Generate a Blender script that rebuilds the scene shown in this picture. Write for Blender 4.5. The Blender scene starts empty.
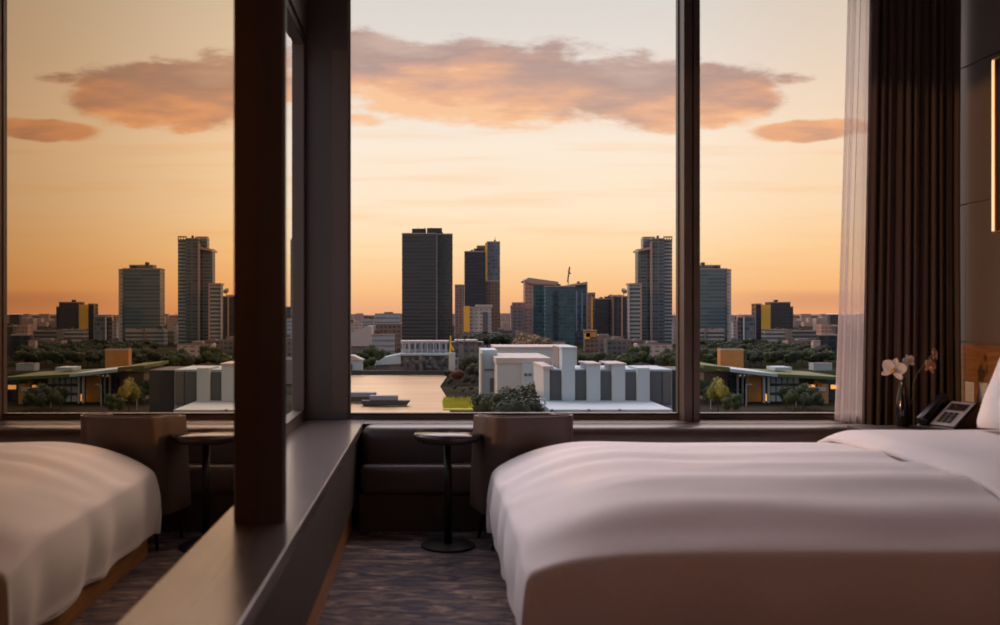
import bpy, math, random
from mathutils import Vector, Matrix, noise
random.seed(7)
sc = bpy.context.scene
col = sc.collection
H = 1.30            # eye height above the hotel room floor
F = 900.0           # focal length in pixels of the 1000 x 625 frame
GZ = H - 30.0       # city ground level
def at(px, py, D):  # the point of the place that stands D metres away along the room's depth
    return Vector(((px - 430.0) / F * D, D, H - (py - 312.0) / F * D))

# ------------------------------------------------------------------ materials
M = {}
def mat(name):
    m = bpy.data.materials.new(name); m.use_nodes = True
    nt = m.node_tree; b = nt.nodes['Principled BSDF']; M[name] = m
    return m, nt, b
def mth(nt, op, a, b=None, c=None, clamp=False):
    n = nt.nodes.new('ShaderNodeMath'); n.operation = op; n.use_clamp = clamp
    for i, v in enumerate((a, b, c)):
        if v is None: continue
        if isinstance(v, (int, float)): n.inputs[i].default_value = v
        else: nt.links.new(v, n.inputs[i])
    return n.outputs[0]
def mix(nt, f, a, b):
    n = nt.nodes.new('ShaderNodeMix'); n.data_type = 'RGBA'
    for i, v in ((0, f), (6, a), (7, b)):
        if isinstance(v, (int, float)): n.inputs[i].default_value = v
        elif isinstance(v, (tuple, list)): n.inputs[i].default_value = (*v[:3], 1)
        else: nt.links.new(v, n.inputs[i])
    return n.outputs[2]
def ramp(nt, f, stops, interp='LINEAR'):
    n = nt.nodes.new('ShaderNodeValToRGB'); cr = n.color_ramp; cr.interpolation = interp
    while len(cr.elements) < len(stops): cr.elements.new(0.5)
    for e, (p, c) in zip(cr.elements, stops):
        e.position = p; e.color = (*c, 1) if len(c) == 3 else c
    nt.links.new(f, n.inputs[0]); return n.outputs[0]
def objco(nt): return nt.nodes.new('ShaderNodeTexCoord').outputs['Object']
def mapping(nt, v, scale=(1, 1, 1), rot=(0, 0, 0)):
    n = nt.nodes.new('ShaderNodeMapping'); n.inputs['Scale'].default_value = scale
    n.inputs['Rotation'].default_value = rot; nt.links.new(v, n.inputs[0]); return n.outputs[0]
def nz(nt, v, scale, detail=4, rough=.5, dist=0):
    n = nt.nodes.new('ShaderNodeTexNoise'); n.inputs['Scale'].default_value = scale
    n.inputs['Detail'].default_value = detail; n.inputs['Roughness'].default_value = rough
    n.inputs['Distortion'].default_value = dist
    nt.links.new(v, n.inputs['Vector']); return n.outputs['Fac']
def bump(nt, b, h, strength=.3, dist=.01):
    n = nt.nodes.new('ShaderNodeBump'); n.inputs['Strength'].default_value = strength
    n.inputs['Distance'].default_value = dist
    nt.links.new(h, n.inputs['Height']); nt.links.new(n.outputs[0], b.inputs['Normal'])
def plain(name, c, rough=.6, metal=0, var=.12, scale=8, stretch=(1, 1, 1), bmp=0, spec=.5, sheen=0):
    m, nt, b = mat(name)
    v = mapping(nt, objco(nt), stretch)
    f = nz(nt, v, scale)
    lo = tuple(x * (1 - var) for x in c); hi = tuple(min(1, x * (1 + var)) for x in c)
    nt.links.new(mix(nt, f, lo, hi), b.inputs['Base Color'])
    b.inputs['Roughness'].default_value = rough; b.inputs['Metallic'].default_value = metal
    b.inputs['Specular IOR Level'].default_value = spec
    if sheen: b.inputs['Sheen Weight'].default_value = sheen
    if bmp: bump(nt, b, f, bmp)
    return m
def facade(name, wall, glass, fh=3.5, bw=3.0, fz=.55, fx=.8, rough=.3, wrough=.8, metal=0):
    m, nt, b = mat(name)
    s = nt.nodes.new('ShaderNodeSeparateXYZ'); nt.links.new(objco(nt), s.inputs[0])
    u = mth(nt, 'DIVIDE', mth(nt, 'ADD', s.outputs[0], s.outputs[1]), bw)
    w = mth(nt, 'DIVIDE', s.outputs[2], fh)
    mu = mth(nt, 'LESS_THAN', mth(nt, 'FRACT', u), fx)
    mw = mth(nt, 'LESS_THAN', mth(nt, 'FRACT', w), fz)
    msk = mth(nt, 'MULTIPLY', mu, mw)
    cv = nt.nodes.new('ShaderNodeCombineXYZ')
    nt.links.new(mth(nt, 'FLOOR', u), cv.inputs[0]); nt.links.new(mth(nt, 'FLOOR', w), cv.inputs[1])
    wn = nt.nodes.new('ShaderNodeTexWhiteNoise'); wn.noise_dimensions = '2D'
    nt.links.new(cv.outputs[0], wn.inputs['Vector'])
    va_ = .3 if bw < 20 else .12
    g = mix(nt, wn.outputs['Value'], tuple(x * (1 - 1.4 * va_) for x in glass), tuple(min(1, x * (1 + 2.2 * va_)) for x in glass))
    st = nz(nt, mapping(nt, objco(nt), (.15, .15, .03)), 1, 3)
    wl = mix(nt, st, tuple(x * .8 for x in wall), tuple(min(1, x * 1.15) for x in wall))
    nt.links.new(mix(nt, msk, wl, g), b.inputs['Base Color'])
    nt.links.new(mth(nt, 'MULTIPLY_ADD', msk, rough - wrough, wrough), b.inputs['Roughness'])
    b.inputs['Metallic'].default_value = metal
    return m

# ------------------------------------------------------------------ mesh builder
class MB:
    def __init__(s, o=(0, 0, 0)):
        s.v = []; s.f = []; s.o = Vector(o); s.mi = []; s.cur = 0
    def face(s, pts):
        k = len(s.v); s.v += [Vector(p) - s.o for p in pts]
        s.f.append(tuple(range(k, k + len(pts)))); s.mi.append(s.cur)
    def raw(s, vs, fs):
        k = len(s.v); s.v += [Vector(p) - s.o for p in vs]
        s.f += [tuple(i + k for i in f) for f in fs]; s.mi += [s.cur] * len(fs)
    def box(s, x0, x1, y0, y1, z0, z1):
        vs = [(x, y, z) for z in (z0, z1) for y in (y0, y1) for x in (x0, x1)]
        s.raw(vs, [(0, 2, 3, 1), (4, 5, 7, 6), (0, 1, 5, 4), (2, 6, 7, 3), (0, 4, 6, 2), (1, 3, 7, 5)])
    def rbox(s, x0, x1, y0, y1, z0, z1, r=.02, n=4):     # box with rounded edges all round
        X, Y, Z = (x0 + x1) / 2, (y0 + y1) / 2, (z0 + z1) / 2
        hx, hy, hz = (x1 - x0) / 2, (y1 - y0) / 2, (z1 - z0) / 2
        r = min(r, hx, hy, hz)
        def ax(h):
            inner = h - r
            a = [-h + r * (1 - math.cos(math.pi / 2 * i / n)) for i in range(n)]
            return a + [-inner, inner] + [-q for q in reversed(a)]
        gx, gy, gz = ax(hx), ax(hy), ax(hz); idx = {}; vs = []; fs = []
        def vert(a, b_, c):
            key = (round(a, 6), round(b_, 6), round(c, 6))
            if key not in idx:
                q = Vector((max(-hx + r, min(hx - r, a)), max(-hy + r, min(hy - r, b_)), max(-hz + r, min(hz - r, c))))
                d = Vector((a, b_, c)) - q
                if d.length > 1e-9: d = d.normalized() * r
                idx[key] = len(vs); vs.append(q + d + Vector((X, Y, Z)))
            return idx[key]
        for sgn in (-1, 1):
            for (A, B, fn) in ((gx, gy, lambda a, b_: (a, b_, sgn * hz)), (gy, gz, lambda a, b_: (sgn * hx, a, b_)), (gz, gx, lambda a, b_: (b_, sgn * hy, a))):
                for i in range(len(A) - 1):
                    for j in range(len(B) - 1):
                        q = [vert(*fn(A[i], B[j])), vert(*fn(A[i + 1], B[j])), vert(*fn(A[i + 1], B[j + 1])), vert(*fn(A[i], B[j + 1]))]
                        if sgn < 0: q.reverse()
                        if len(set(q)) >= 3: fs.append(tuple(dict.fromkeys(q)))
        s.raw(vs, fs)
    def lathe(s, c, prof, n=32, ax=Vector((0, 0, 1)), cap=True):
        c = Vector(c); ax = Vector(ax).normalized()
        a = ax.orthogonal().normalized(); b_ = ax.cross(a); vs = []
        for r, h in prof:
            for i in range(n):
                t = 2 * math.pi * i / n
                vs.append(c + ax * h + (a * math.cos(t) + b_ * math.sin(t)) * r)
        fs = [(k * n + i, k * n + (i + 1) % n, (k + 1) * n + (i + 1) % n, (k + 1) * n + i) for k in range(len(prof) - 1) for i in range(n)]
        if cap:
            fs.append(tuple(reversed(range(n)))); fs.append(tuple(range((len(prof) - 1) * n, len(prof) * n)))
        s.raw(vs, fs)
    def tube(s, pts, r, n=8):
        pts = [Vector(p) for p in pts]; rs = r if isinstance(r, (list, tuple)) else [r] * len(pts); vs = []
        a = None
        for i, p in enumerate(pts):
            d = (pts[min(i + 1, len(pts) - 1)] - pts[max(i - 1, 0)]).normalized()
            a = d.orthogonal().normalized() if a is None else (a - d * a.dot(d)).normalized()
            b_ = d.cross(a)
            for k in range(n):
                t = 2 * math.pi * k / n; vs.append(p + (a * math.cos(t) + b_ * math.sin(t)) * rs[i])
        fs = [(k * n + i, k * n + (i + 1) % n, (k + 1) * n + (i + 1) % n, (k + 1) * n + i) for k in range(len(pts) - 1) for i in range(n)]
        fs.append(tuple(reversed(range(n)))); fs.append(tuple(range((len(pts) - 1) * n, len(pts) * n)))
        s.raw(vs, fs)
    def prism(s, poly, x0, x1, axis='x'):   # poly: list of 2-D points, extruded along an axis
        n = len(poly)
        def P(t, p):
            return (t, p[0], p[1]) if axis == 'x' else ((p[0], t, p[1]) if axis == 'y' else (p[0], p[1], t))
        vs = [P(x0, p) for p in poly] + [P(x1, p) for p in poly]
        fs = [(i, (i + 1) % n, (i + 1) % n + n, i + n) for i in range(n)]
        fs += [tuple(reversed(range(n))), tuple(range(n, 2 * n))]
        s.raw(vs, fs)
    def grid(s, fn, nu, nv, close=False):
        vs = [fn(i / nu, j / nv) for j in range(nv + 1) for i in range(nu + 1)]
        s.raw(vs, [(j * (nu + 1) + i, j * (nu + 1) + i + 1, (j + 1) * (nu + 1) + i + 1, (j + 1) * (nu + 1) + i) for j in range(nv) for i in range(nu)])
    def build(s, name, m, parent=None, smooth=False, solid=0, loc=(0, 0, 0), bevel=0):
        me = bpy.data.meshes.new(name); me.from_pydata([tuple(v) for v in s.v], [], s.f)
        for q in (m if isinstance(m, (list, tuple)) else [m]): me.materials.append(q)
        if isinstance(m, (list, tuple)): me.polygons.foreach_set('material_index', s.mi)
        me.validate()
        if smooth: me.polygons.foreach_set('use_smooth', [True] * len(me.polygons))
        me.update()
        import bmesh
        bm = bmesh.new(); bm.from_mesh(me); bmesh.ops.recalc_face_normals(bm, faces=bm.faces); bm.to_mesh(me); bm.free()
        o = bpy.data.objects.new(name, me); col.objects.link(o); o.parent = parent; o.location = loc
        if solid:
            md = o.modifiers.new('solid', 'SOLIDIFY'); md.thickness = solid; md.offset = 0
        if bevel:
            md = o.modifiers.new('bevel', 'BEVEL'); md.width = bevel; md.segments = 2; md.limit_method = 'ANGLE'
        return o
def tag(o, label=None, cat=None, group=None, kind=None):
    if label: o['label'] = label
    if cat: o['category'] = cat
    if group: o['group'] = group
    if kind: o['kind'] = kind
    return o
def empty(name, loc, label, cat, group=None, rz=0):
    o = bpy.data.objects.new(name, None); col.objects.link(o); o.location = loc; o.rotation_euler = (0, 0, rz)
    o.empty_display_size = .2
    return tag(o, label, cat, group)
def struct(o): o['kind'] = 'structure'; return o
def copy_tree(o, parent=None):
    c = o.copy(); col.objects.link(c); c.parent = parent
    for ch in list(o.children): copy_tree(ch, c)
    return c

# ------------------------------------------------------------------ interior materials
plain('anodised', (.095, .074, .068), .42, .25, .08, 3)
plain('black_gasket', (.012, .011, .012), .4)
plain('wall_paint', (.30, .25, .215), .7, var=.06, scale=3)
plain('ceiling_paint', (.45, .42, .40), .8, var=.03)
plain('panel_grey', (.16, .125, .105), .6, var=.08, scale=2)
plain('dark_panel', (.040, .024, .016), .6, var=.2, scale=4, stretch=(1, .2, 3))
plain('bench_leather', (.070, .050, .045), .34, var=.15, scale=10, bmp=.05)
plain('chair_leather', (.078, .050, .038), .5, var=.12, scale=20, bmp=.05)
plain('black_steel', (.02, .018, .018), .35, .6)
plain('table_dark', (.035, .025, .022), .05, var=.2)
plain('linen', (.80, .755, .76), .75, var=.04, scale=40, sheen=.2)
plain('pillow_linen', (.86, .83, .83), .8, var=.03, scale=30, sheen=.2)
plain('phone_black', (.012, .012, .014), .25)
plain('phone_face', (.33, .31, .32), .4)
plain('switch_white', (.75, .72, .70), .35, var=.02)
plain('gold_metal', (.80, .50, .22), .32, .9, var=.05)
plain('art_black', (.02, .014, .012), .4, var=.5, scale=6)
plain('orchid_white', (.85, .78, .74), .55, var=.08, scale=60)
plain('orchid_peach', (.80, .48, .32), .55, var=.15, scale=60)
plain('orchid_lip', (.65, .38, .10), .5, var=.25, scale=90)
plain('stem_green', (.14, .13, .05), .5)
plain('vase_black', (.012, .010, .010), .12)
plain('lamp_cloth', (.8, .65, .45), .7)
plain('brick_cream', (.52, .40, .33), .6)
m, nt, b = mat('wood')
v = mapping(nt, objco(nt), (1.2, 1.2, 14))
f = nz(nt, v, 3, 6, .6, .6)
nt.links.new(ramp(nt, f, [(.25, (.20, .085, .028)), (.55, (.36, .165, .055)), (.8, (.46, .23, .085))]), b.inputs['Base Color'])
b.inputs['Roughness'].default_value = .38
m, nt, b = mat('lacquer')         # the glossy dark sill board
f = nz(nt, mapping(nt, objco(nt), (6, 1, 1)), 5, 4)
nt.links.new(mix(nt, f, (.19, .16, .155), (.25, .21, .20)), b.inputs['Base Color']); b.inputs['Metallic'].default_value = .5
nt.links.new(mth(nt, 'MULTIPLY_ADD', f, .08, .20), b.inputs['Roughness'])
b.inputs['Specular IOR Level'].default_value = .9; b.inputs['IOR'].default_value = 1.7
m, nt, b = mat('carpet')
o_ = objco(nt)
f1 = nz(nt, mapping(nt, o_, (1.8, 6, 1)), 2.6, 6, .68, 1.4)
f2 = nz(nt, mapping(nt, o_, (3, 14, 1)), 4, 4, .6, .3)
c1 = ramp(nt, f1, [(.3, (.022, .024, .040)), (.45, (.06, .055, .075)), (.56, (.22, .15, .115)), (.70, (.50, .37, .28))])
c2 = mix(nt, mth(nt, 'MULTIPLY', f2, .5), c1, (.035, .034, .05))
nt.links.new(c2, b.inputs['Base Color']); b.inputs['Roughness'].default_value = .95
bump(nt, b, nz(nt, o_, 400, 2), .6, .004)
m, nt, b = mat('drape')
f = nz(nt, mapping(nt, objco(nt), (1, 1, .3)), 120, 2)
nt.links.new(mix(nt, f, (.032, .020, .020), (.055, .035, .034)), b.inputs['Base Color'])
b.inputs['Roughness'].default_value = .7; b.inputs['Sheen Weight'].default_value = .3
b.inputs['Sheen Tint'].default_value = (.9, .6, .5, 1)
m, nt, b = mat('sheer')
tr = nt.nodes.new('ShaderNodeBsdfTransparent'); tl = nt.nodes.new('ShaderNodeBsdfTranslucent'); df = nt.nodes.new('ShaderNodeBsdfDiffuse')
tl.inputs[0].default_value = (.70, .60, .57, 1); df.inputs[0].default_value = (.65, .57, .55, 1)
a1 = nt.nodes.new('ShaderNodeMixShader'); a2 = nt.nodes.new('ShaderNodeMixShader')
a1.inputs[0].default_value = .4; nt.links.new(tl.outputs[0], a1.inputs[1]); nt.links.new(df.outputs[0], a1.inputs[2])
wv = nz(nt, mapping(nt, objco(nt), (60, 60, 6)), 3, 2)
lw_ = nt.nodes.new('ShaderNodeLayerWeight'); lw_.inputs[0].default_value = .5
nt.links.new(mth(nt, 'ADD', mth(nt, 'MULTIPLY', lw_.outputs['Facing'], .5), mth(nt, 'MULTIPLY_ADD', wv, .15, .48), clamp=True), a2.inputs[0])
nt.links.new(tr.outputs[0], a2.inputs[1]); nt.links.new(a1.outputs[0], a2.inputs[2])
nt.links.new(a2.outputs[0], nt.nodes['Material Output'].inputs[0])
def pane_mat(name, tint, base, slope):
    m, nt, b = mat(name)
    gl = nt.nodes.new('ShaderNodeBsdfGlossy'); gl.inputs['Roughness'].default_value = .0
    tr = nt.nodes.new('ShaderNodeBsdfTransparent'); tr.inputs[0].default_value = (*tint, 1)
    lw = nt.nodes.new('ShaderNodeLayerWeight'); lw.inputs[0].default_value = .5
    fac = mth(nt, 'MULTIPLY_ADD', mth(nt, 'POWER', lw.outputs['Facing'], 4), slope, base, clamp=True)
    mx = nt.nodes.new('ShaderNodeMixShader'); nt.links.new(fac, mx.inputs[0])
    nt.links.new(tr.outputs[0], mx.inputs[1]); nt.links.new(gl.outputs[0], mx.inputs[2])
    nt.links.new(mx.outputs[0], nt.nodes['Material Output'].inputs[0])
pane_mat('clear_glass', (.98, .98, .97), .0, .10)
# the side pane: bronze coated, dark backed glass that mirrors the room and the city
m, nt, b = mat('coated_glass')
gl = nt.nodes.new('ShaderNodeBsdfGlossy'); gl.inputs['Roughness'].default_value = .002
gl.inputs['Color'].default_value = (1.0, .79, .56, 1)
tr = nt.nodes.new('ShaderNodeBsdfDiffuse'); tr.inputs[0].default_value = (.010, .008, .007, 1)
lw = nt.nodes.new('ShaderNodeLayerWeight'); lw.inputs[0].default_value = .5
mx = nt.nodes.new('ShaderNodeMixShader')
nt.links.new(mth(nt, 'MULTIPLY_ADD', lw.outputs['Facing'], 1.6, -.37, clamp=True), mx.inputs[0])
nt.links.new(tr.outputs[0], mx.inputs[1]); nt.links.new(gl.outputs[0], mx.inputs[2])
nt.links.new(mx.outputs[0], nt.nodes['Material Output'].inputs[0])
m, nt, b = mat('bulb'); b.inputs['Base Color'].default_value = (1, .8, .5, 1)
b.inputs['Emission Color'].default_value = (1, .62, .30, 1); b.inputs['Emission Strength'].default_value = 1.5
m, nt, b = mat('cove_led'); b.inputs['Emission Color'].default_value = (1, .60, .28, 1); b.inputs['Emission Strength'].default_value = 1.1

# ------------------------------------------------------------------ the room
PANE_TURN = .26
G = .565            # the coated side pane stands this far left of the viewer
XR = 3.42           # right wall
YF = 5.88           # inner face of the front wall
CZ = 3.70           # ceiling
YB = -1.6
SZ = H - .692       # top of the sill
def sbox(name, m, *a, bevel=0):
    q = MB(); q.box(*a); return struct(q.build(name, M[m], bevel=bevel))
sbox('floor', 'carpet', -1.0, XR + .15, YB - .15, YF + .25, -.12, 0)
sbox('ceiling', 'ceiling_paint', -1.0, XR + .15, YB - .15, YF + .25, CZ, CZ + .12)
sbox('wall_back', 'wall_paint', -1.0, XR + .15, YB - .15, YB, 0, CZ)
q = MB()
q.box(XR, XR + .15, YB, YF + .25, 0, CZ)
struct(q.build('wall_right', M['panel_grey']))
# thin recessed joints between the wall panels
for i, z in enumerate((H + .97, H + 1.72 - .05)):
    pass
for n_, (za, zb) in enumerate(((1.12, 1.985), (1.995, 2.86), (2.87, CZ))):
    q = MB(); q.box(XR - .012, XR, 3.2, YF - .02, za, zb); struct(q.build('trim_%d' % (n_ + 10), M['panel_grey'], bevel=.002))
# wood wainscot behind the bed
q = MB(); q.box(XR - .02, XR, 3.0, YF - .02, .0, 1.10); struct(q.build('trim_1', M['wood']))
# left wall: solid behind the coated pane
q = MB()
q.box(-.90, -G - .006, YB, 2.97, 0, SZ - .06); q.box(-.90, -G - .03, YB, 2.97, SZ + .001, CZ)
struct(q.build('wall_left', M['wall_paint']))
# sill board and its cabinet
q = MB()
q.box(-.90, -.423, YB, YF, SZ - .05, SZ)
struct(q.build('trim_2', M['lacquer'], bevel=.004))
q = MB(); q.box(-G, -.445, YB, YF, .176, SZ - .05); q.box(-.90, -G, 2.97, YF, 0, SZ - .05)
struct(q.build('wall_sill', M['dark_panel']))
q = MB(); q.box(-G, -.470, YB, 5.40, .0, .176); struct(q.build('baseboard_left', M['wood'], bevel=.003))
# coated pane in front of the left wall
w = MB(); dx_ = -math.tan(math.radians(PANE_TURN)) * (2.97 - YB)
w.face([(-G - dx_, YB, SZ), (-G, 2.97, SZ), (-G, 2.97, CZ - .001), (-G - dx_, YB, CZ - .001)])
win1 = struct(w.build('window_1', M['coated_glass']))
# the post that ends the pane
q = MB(); q.box(-.72, -.484, 2.97, 3.03, SZ, CZ); post = struct(q.build('trim_3', M['anodised'], bevel=.003))
q = MB(); q.box(-.487, -.4795, 2.985, 3.005, SZ, CZ); q.build('gasket', M['black_gasket'], post)
# header and side window between post and corner
q = MB(); q.box(-.92, -.80, 3.03, YF, 3.10, CZ); struct(q.build('wall_header', M['anodised']))
def frame_y(name, x0, x1, ya, yb, za, zb, t, panex, glass='clear_glass'):
    q = MB(); q.box(x0, x1, ya, yb, za, za + t); q.box(x0, x1, ya, yb, zb - t, zb); q.box(x0, x1, ya, ya + t, za + t, zb - t); q.box(x0, x1, yb - t, yb, za + t, zb - t)
    o = struct(q.build(name, M['anodised'])); o.data.materials[0] = M['anodised']
    p = MB(); p.box(panex, panex + .008, ya + t, yb - t, za + t, zb - t); p.build('pane', M[glass], o)
    g = MB(); e = .012
    g.box(x1, x1 + .006, ya + t - e, yb - t + e, za + t - e, za + t); g.box(x1, x1 + .006, yb - t, yb - t + e, za + t, zb - t)
    g.box(x1, x1 + .006, ya + t, yb - t + e, zb - t, zb - t + e)
    g.build('gasket', M['black_gasket'], o)
    return o
frame_y('window_2', -.88, -.815, 3.03, YF - .02, SZ, 3.10, .067, -.85)
# corner column
q = MB(); q.box(-.90, -.532, YF - .02, YF + .08, SZ, CZ); q.box(-.90, -.522, YF, YF + .25, 0, SZ); struct(q.build('wall_corner', M['anodised'], bevel=.004))
# front wall below and above the windows
q = MB(); q.box(-.522, XR, YF, YF + .25, 0, H - .695); struct(q.build('wall_front', M['wall_paint']))
q = MB(); q.box(-.522, XR, YF, YF + .25, 3.62, CZ); struct(q.build('wall_lintel', M['anodised']))
q = MB(); q.box(-.522, 2.60, 5.665, YF, H - .72, H - .695); struct(q.build('trim_4', M['bench_leather'], bevel=.004))
# mullion between the two front windows
q = MB(); q.box(1.626, 1.678, 5.76, YF + .04, H - .695, 3.62); q.box(1.678, 1.688, 5.79, YF + .04, H - .695, 3.62); q.box(1.688, 1.728, 5.76, YF + .04, H - .695, 3.62)
struct(q.build('trim_5', M['anodised']))
def frame_x(name, xa, xb, za, zb, t, y0, y1):
    q = MB(); q.box(xa, xb, y0, y1, za, za + t); q.box(xa, xb, y0, y1, zb - t, zb); q.box(xa, xa + .012, y0, y1, za + t, zb - t); q.box(xb - .012, xb, y0, y1, za + t, zb - t)
    o = struct(q.build(name, M['anodised']))
    p = MB(); p.box(xa + .012, xb - .012, YF + .02, YF + .032, za + t, zb - t); p.build('pane', M['clear_glass'], o)
    g = MB(); g.box(xa + .012, xb - .012, y0 - .004, y0 + .001, za + t - .012, za + t - .002); g.build('gasket', M['black_gasket'], o)
frame_x('window_3', -.532, 1.63, H - .695, 3.62, .042, YF - .005, YF + .045)
frame_x('window_4', 1.725, XR, H - .695, 3.62, .042, YF - .005, YF + .045)

# ------------------------------------------------------------------ window bench
bench = empty('window_bench', (1.17, 5.55, 0), 'long dark leather window bench running along the wall below the front windows', 'bench')
q = MB((1.17, 5.55, 0)); q.rbox(-.42, 2.80, 5.44, 5.66, .30, H - .690, .07, 5); q.build('backrest', M['bench_leather'], bench, True)
q = MB((1.17, 5.55, 0)); q.rbox(-.42, 2.44, 5.31, 5.45, .22, .40, .045, 4); q.build('seat', M['bench_leather'], bench, True)
q = MB((1.17, 5.55, 0)); q.box(-.42, 2.42, 5.35, 5.64, 0, .225); q.build('base', M['dark_panel'], bench)

# ------------------------------------------------------------------ round table
tx, ty = .165, 4.82
t = empty('side_table', (tx, ty, 0), 'small round glossy dark table left of the tub chair by the window bench', 'table')
q = MB(); zt = H - .668
q.lathe((0, 0, 0), [(.10, zt - .05), (.17, zt - .045), (.185, zt - .03), (.19, zt - .012), (.186, zt)], 48); q.build('table_top', M['table_dark'], t, True).data
q = MB(); q.lathe((0, 0, 0), [(.022, .02), (.022, zt - .045)], 20); q.build('pedestal', M['black_steel'], t, True)
q = MB(); q.lathe((0, 0, 0), [(.15, 0), (.15, .012), (.03, .022)], 40); q.build('base_plate', M['black_steel'], t, False)

# ------------------------------------------------------------------ tub chair
def chair():
    r = empty('tub_chair', (.545, 4.42, 0), 'low brown leather tub chair with its back to the viewer, just beyond the bed', 'chair', rz=math.radians(13))
    w, d = .232, .25
    # shell: back curving into two arms, seen from behind; local +y faces the window
    def shell(inner):
        k = .05 if inner else 0
        pts = []
        return k
    def ring(s):            # plan of the outer shell, s in 0..1 from left arm tip round the back to the right arm tip
        L1 = .30; c = .09
        x = w; segs = []
        P = [(-x, L1), (-x, .10), (-x + .005, c * .6), (-x + .03, .015), (-x + .08, -.01), (0, -.02), (x - .08, -.01), (x - .03, .015), (x - .005, c * .6), (x, .10), (x, L1)]
        t_ = s * (len(P) - 1); i = min(int(t_), len(P) - 2); f = t_ - i
        return Vector((P[i][0] * (1 - f) + P[i + 1][0] * f, P[i][1] * (1 - f) + P[i + 1][1] * f, 0))
    def outer(s, h):        # h 0..1 height
        p = ring(s); armness = max(0, min(1, (p.y - .02) / .22))
        top = .735 - .02 * armness ** 1.3
        z = .19 + h * (top - .19)
        k = 1 + .05 * (1 - h) * 1.0
        return Vector((p.x * k, p.y - .045 * h ** 1.4 + .03, z))
    q = MB(); q.grid(lambda u, v_: outer(u, v_), 60, 14)
    o = q.build('shell', M['chair_leather'], r, True, solid=.05)
    md = o.modifiers.new('b', 'BEVEL'); md.width = .018; md.segments = 3; md.limit_method = 'ANGLE'; md.angle_limit = 1.0
    q = MB()
    pts = [outer(i / 60, 1) + Vector((0, -.012, .004)) for i in range(61)]; q.tube(pts, .0045, 6)
    q.build('piping', M['chair_leather'], o, True)
    q = MB(); q.rbox(-w + .03, w - .03, .05, .34, .26, .42, .04, 4); q.build('seat_cushion', M['chair_leather'], r, True)
    q = MB(); q.rbox(-w + .01, w - .01, .03, .33, .17, .27, .02, 3); q.build('seat_frame', M['chair_leather'], r, True)
    for sx in (-1, 1):
        for yy in (.06, .30):
            q = MB(); q.tube([(sx * .19, yy, .18), (sx * .215, yy + (.02 if yy > .2 else -.02), 0)], [.016, .010], 12)
            q.build('leg', M['black_steel'], r, True)
    return r
ch = chair(); ch.location.y = 4.95; ch.location.x = .565; t.location.y = 5.02
t.location.x = .10

# ------------------------------------------------------------------ bed
X0, X1, Y0, Y1, TZ = .352, 3.28, 3.13, 4.85, H - .674
bed = empty('bed', (1.8, 3.85, 0), 'wide bed with an orange brown wooden base along the right side', 'bed')
o0 = (1.8, 3.85, 0)
q = MB(o0); q.box(X0 + .012, X1, Y0 + .03, Y1 - .02, 0, .22); q.build('base', M['wood'], bed, bevel=.004)
q = MB(o0); q.rbox(X0 + .34, X1, Y0 + .22, Y1 - .14, .22, TZ - .09, .06, 4); q.build('mattress', M['linen'], bed, True)
q = MB(o0); q.rbox(X1 + .005, XR - .022, Y0 - .1, Y1 + .05, 0, 1.02, .03, 4); q.build('headboard', M['bench_leather'], bed, True)
def duvet():
    o = MB()
    nu, nv = 190, 150
    hemx, hemy = .52, .54
    Lx, Ly = X1 - X0, Y1 - Y0
    TX1 = X1 - .02
    def f(u, v_):
        # arclength coordinates: -hem .. L for x (foot on the left), -hem .. L+hem for y
        s = -hemx + u * (TX1 - X0 + hemx); tt = -hemy + v_ * (Ly + 2 * hemy)
        x = X0 + max(s, 0); dx = max(-s, 0)
        y = Y0 + min(max(tt, 0), Ly); dy = max(-tt, 0) + max(tt - Ly, 0)
        # soft shoulders
        def sh(d, R, A): return A * (max(0, 1 - d / R)) ** 2.4
        ds = max(s, 0); dn = max(tt, 0); df_ = max(Ly - tt, 0)
        drop = sh(ds, .62, .165)
        drop2 = 1.0 * sh(dn, .62, .17)
        drop3 = sh(df_, .20, .06)
        z = TZ - math.sqrt(drop ** 2 + drop2 ** 2 + drop3 ** 2)
        hang = max(dx, dy) if min(dx, dy) == 0 else (dx ** 3 + dy ** 3) ** (1 / 3)
        z -= hang * .99
        # the hanging cloth swings out a little and ripples
        rip = noise.noise(Vector((x * 3.0, y * 3.0, 1.3)))
        if dx > 0:
            x += -.012 - .02 * math.sin(min(dx, .3) / .3 * 3.1) + .014 * math.sin(y * 15 + 2 * rip) * min(1, dx / .2)
        if dy > 0:
            sg = -1 if tt < 0 else 1
            y += sg * (.02 * math.sin(min(dy, .3) / .3 * 3.1)) + sg * .012 * math.sin(x * 11 + 3 * rip) * min(1, dy / .2)
        if dx > 0 and dy > 0:     # gathered corner fold
            g_ = min(dx, dy) * .22; x -= g_ * .25; y += (-g_ * .5 if tt < 0 else g_ * .12)
        # wrinkles on the top: long soft folds across the bed and puckers near the foot
        if hang == 0:
            am = 1 - math.exp(-min(ds, dn, df_) * 6)
            z += .0075 * math.sin(y * 21 + 2.2 * noise.noise(Vector((x * 1.1, y * 1.6, 0)))) * (.35 + .65 * am)
            z += (.014 * noise.noise(Vector((x * 1.3, y * 4.0, 5))) + .004 * noise.noise(Vector((x * 2.5, y * 11, 9)))) * am
            z += .008 * math.exp(-ds * 3.5) * math.sin(y * 15 + 2 * rip)
        return Vector((x, y, max(z, .12 + .01 * math.sin(x * 9 + y * 11))))
    o.grid(f, nu, nv)
    return o
d = duvet().build('duvet', M['linen'], None, True, solid=.012)
md = d.modifiers.new('sub', 'SUBSURF'); md.levels = 1; md.render_levels = 1
tag(d, 'rumpled pinkish white duvet hanging over the foot of the wide bed', 'duvet')
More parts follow.
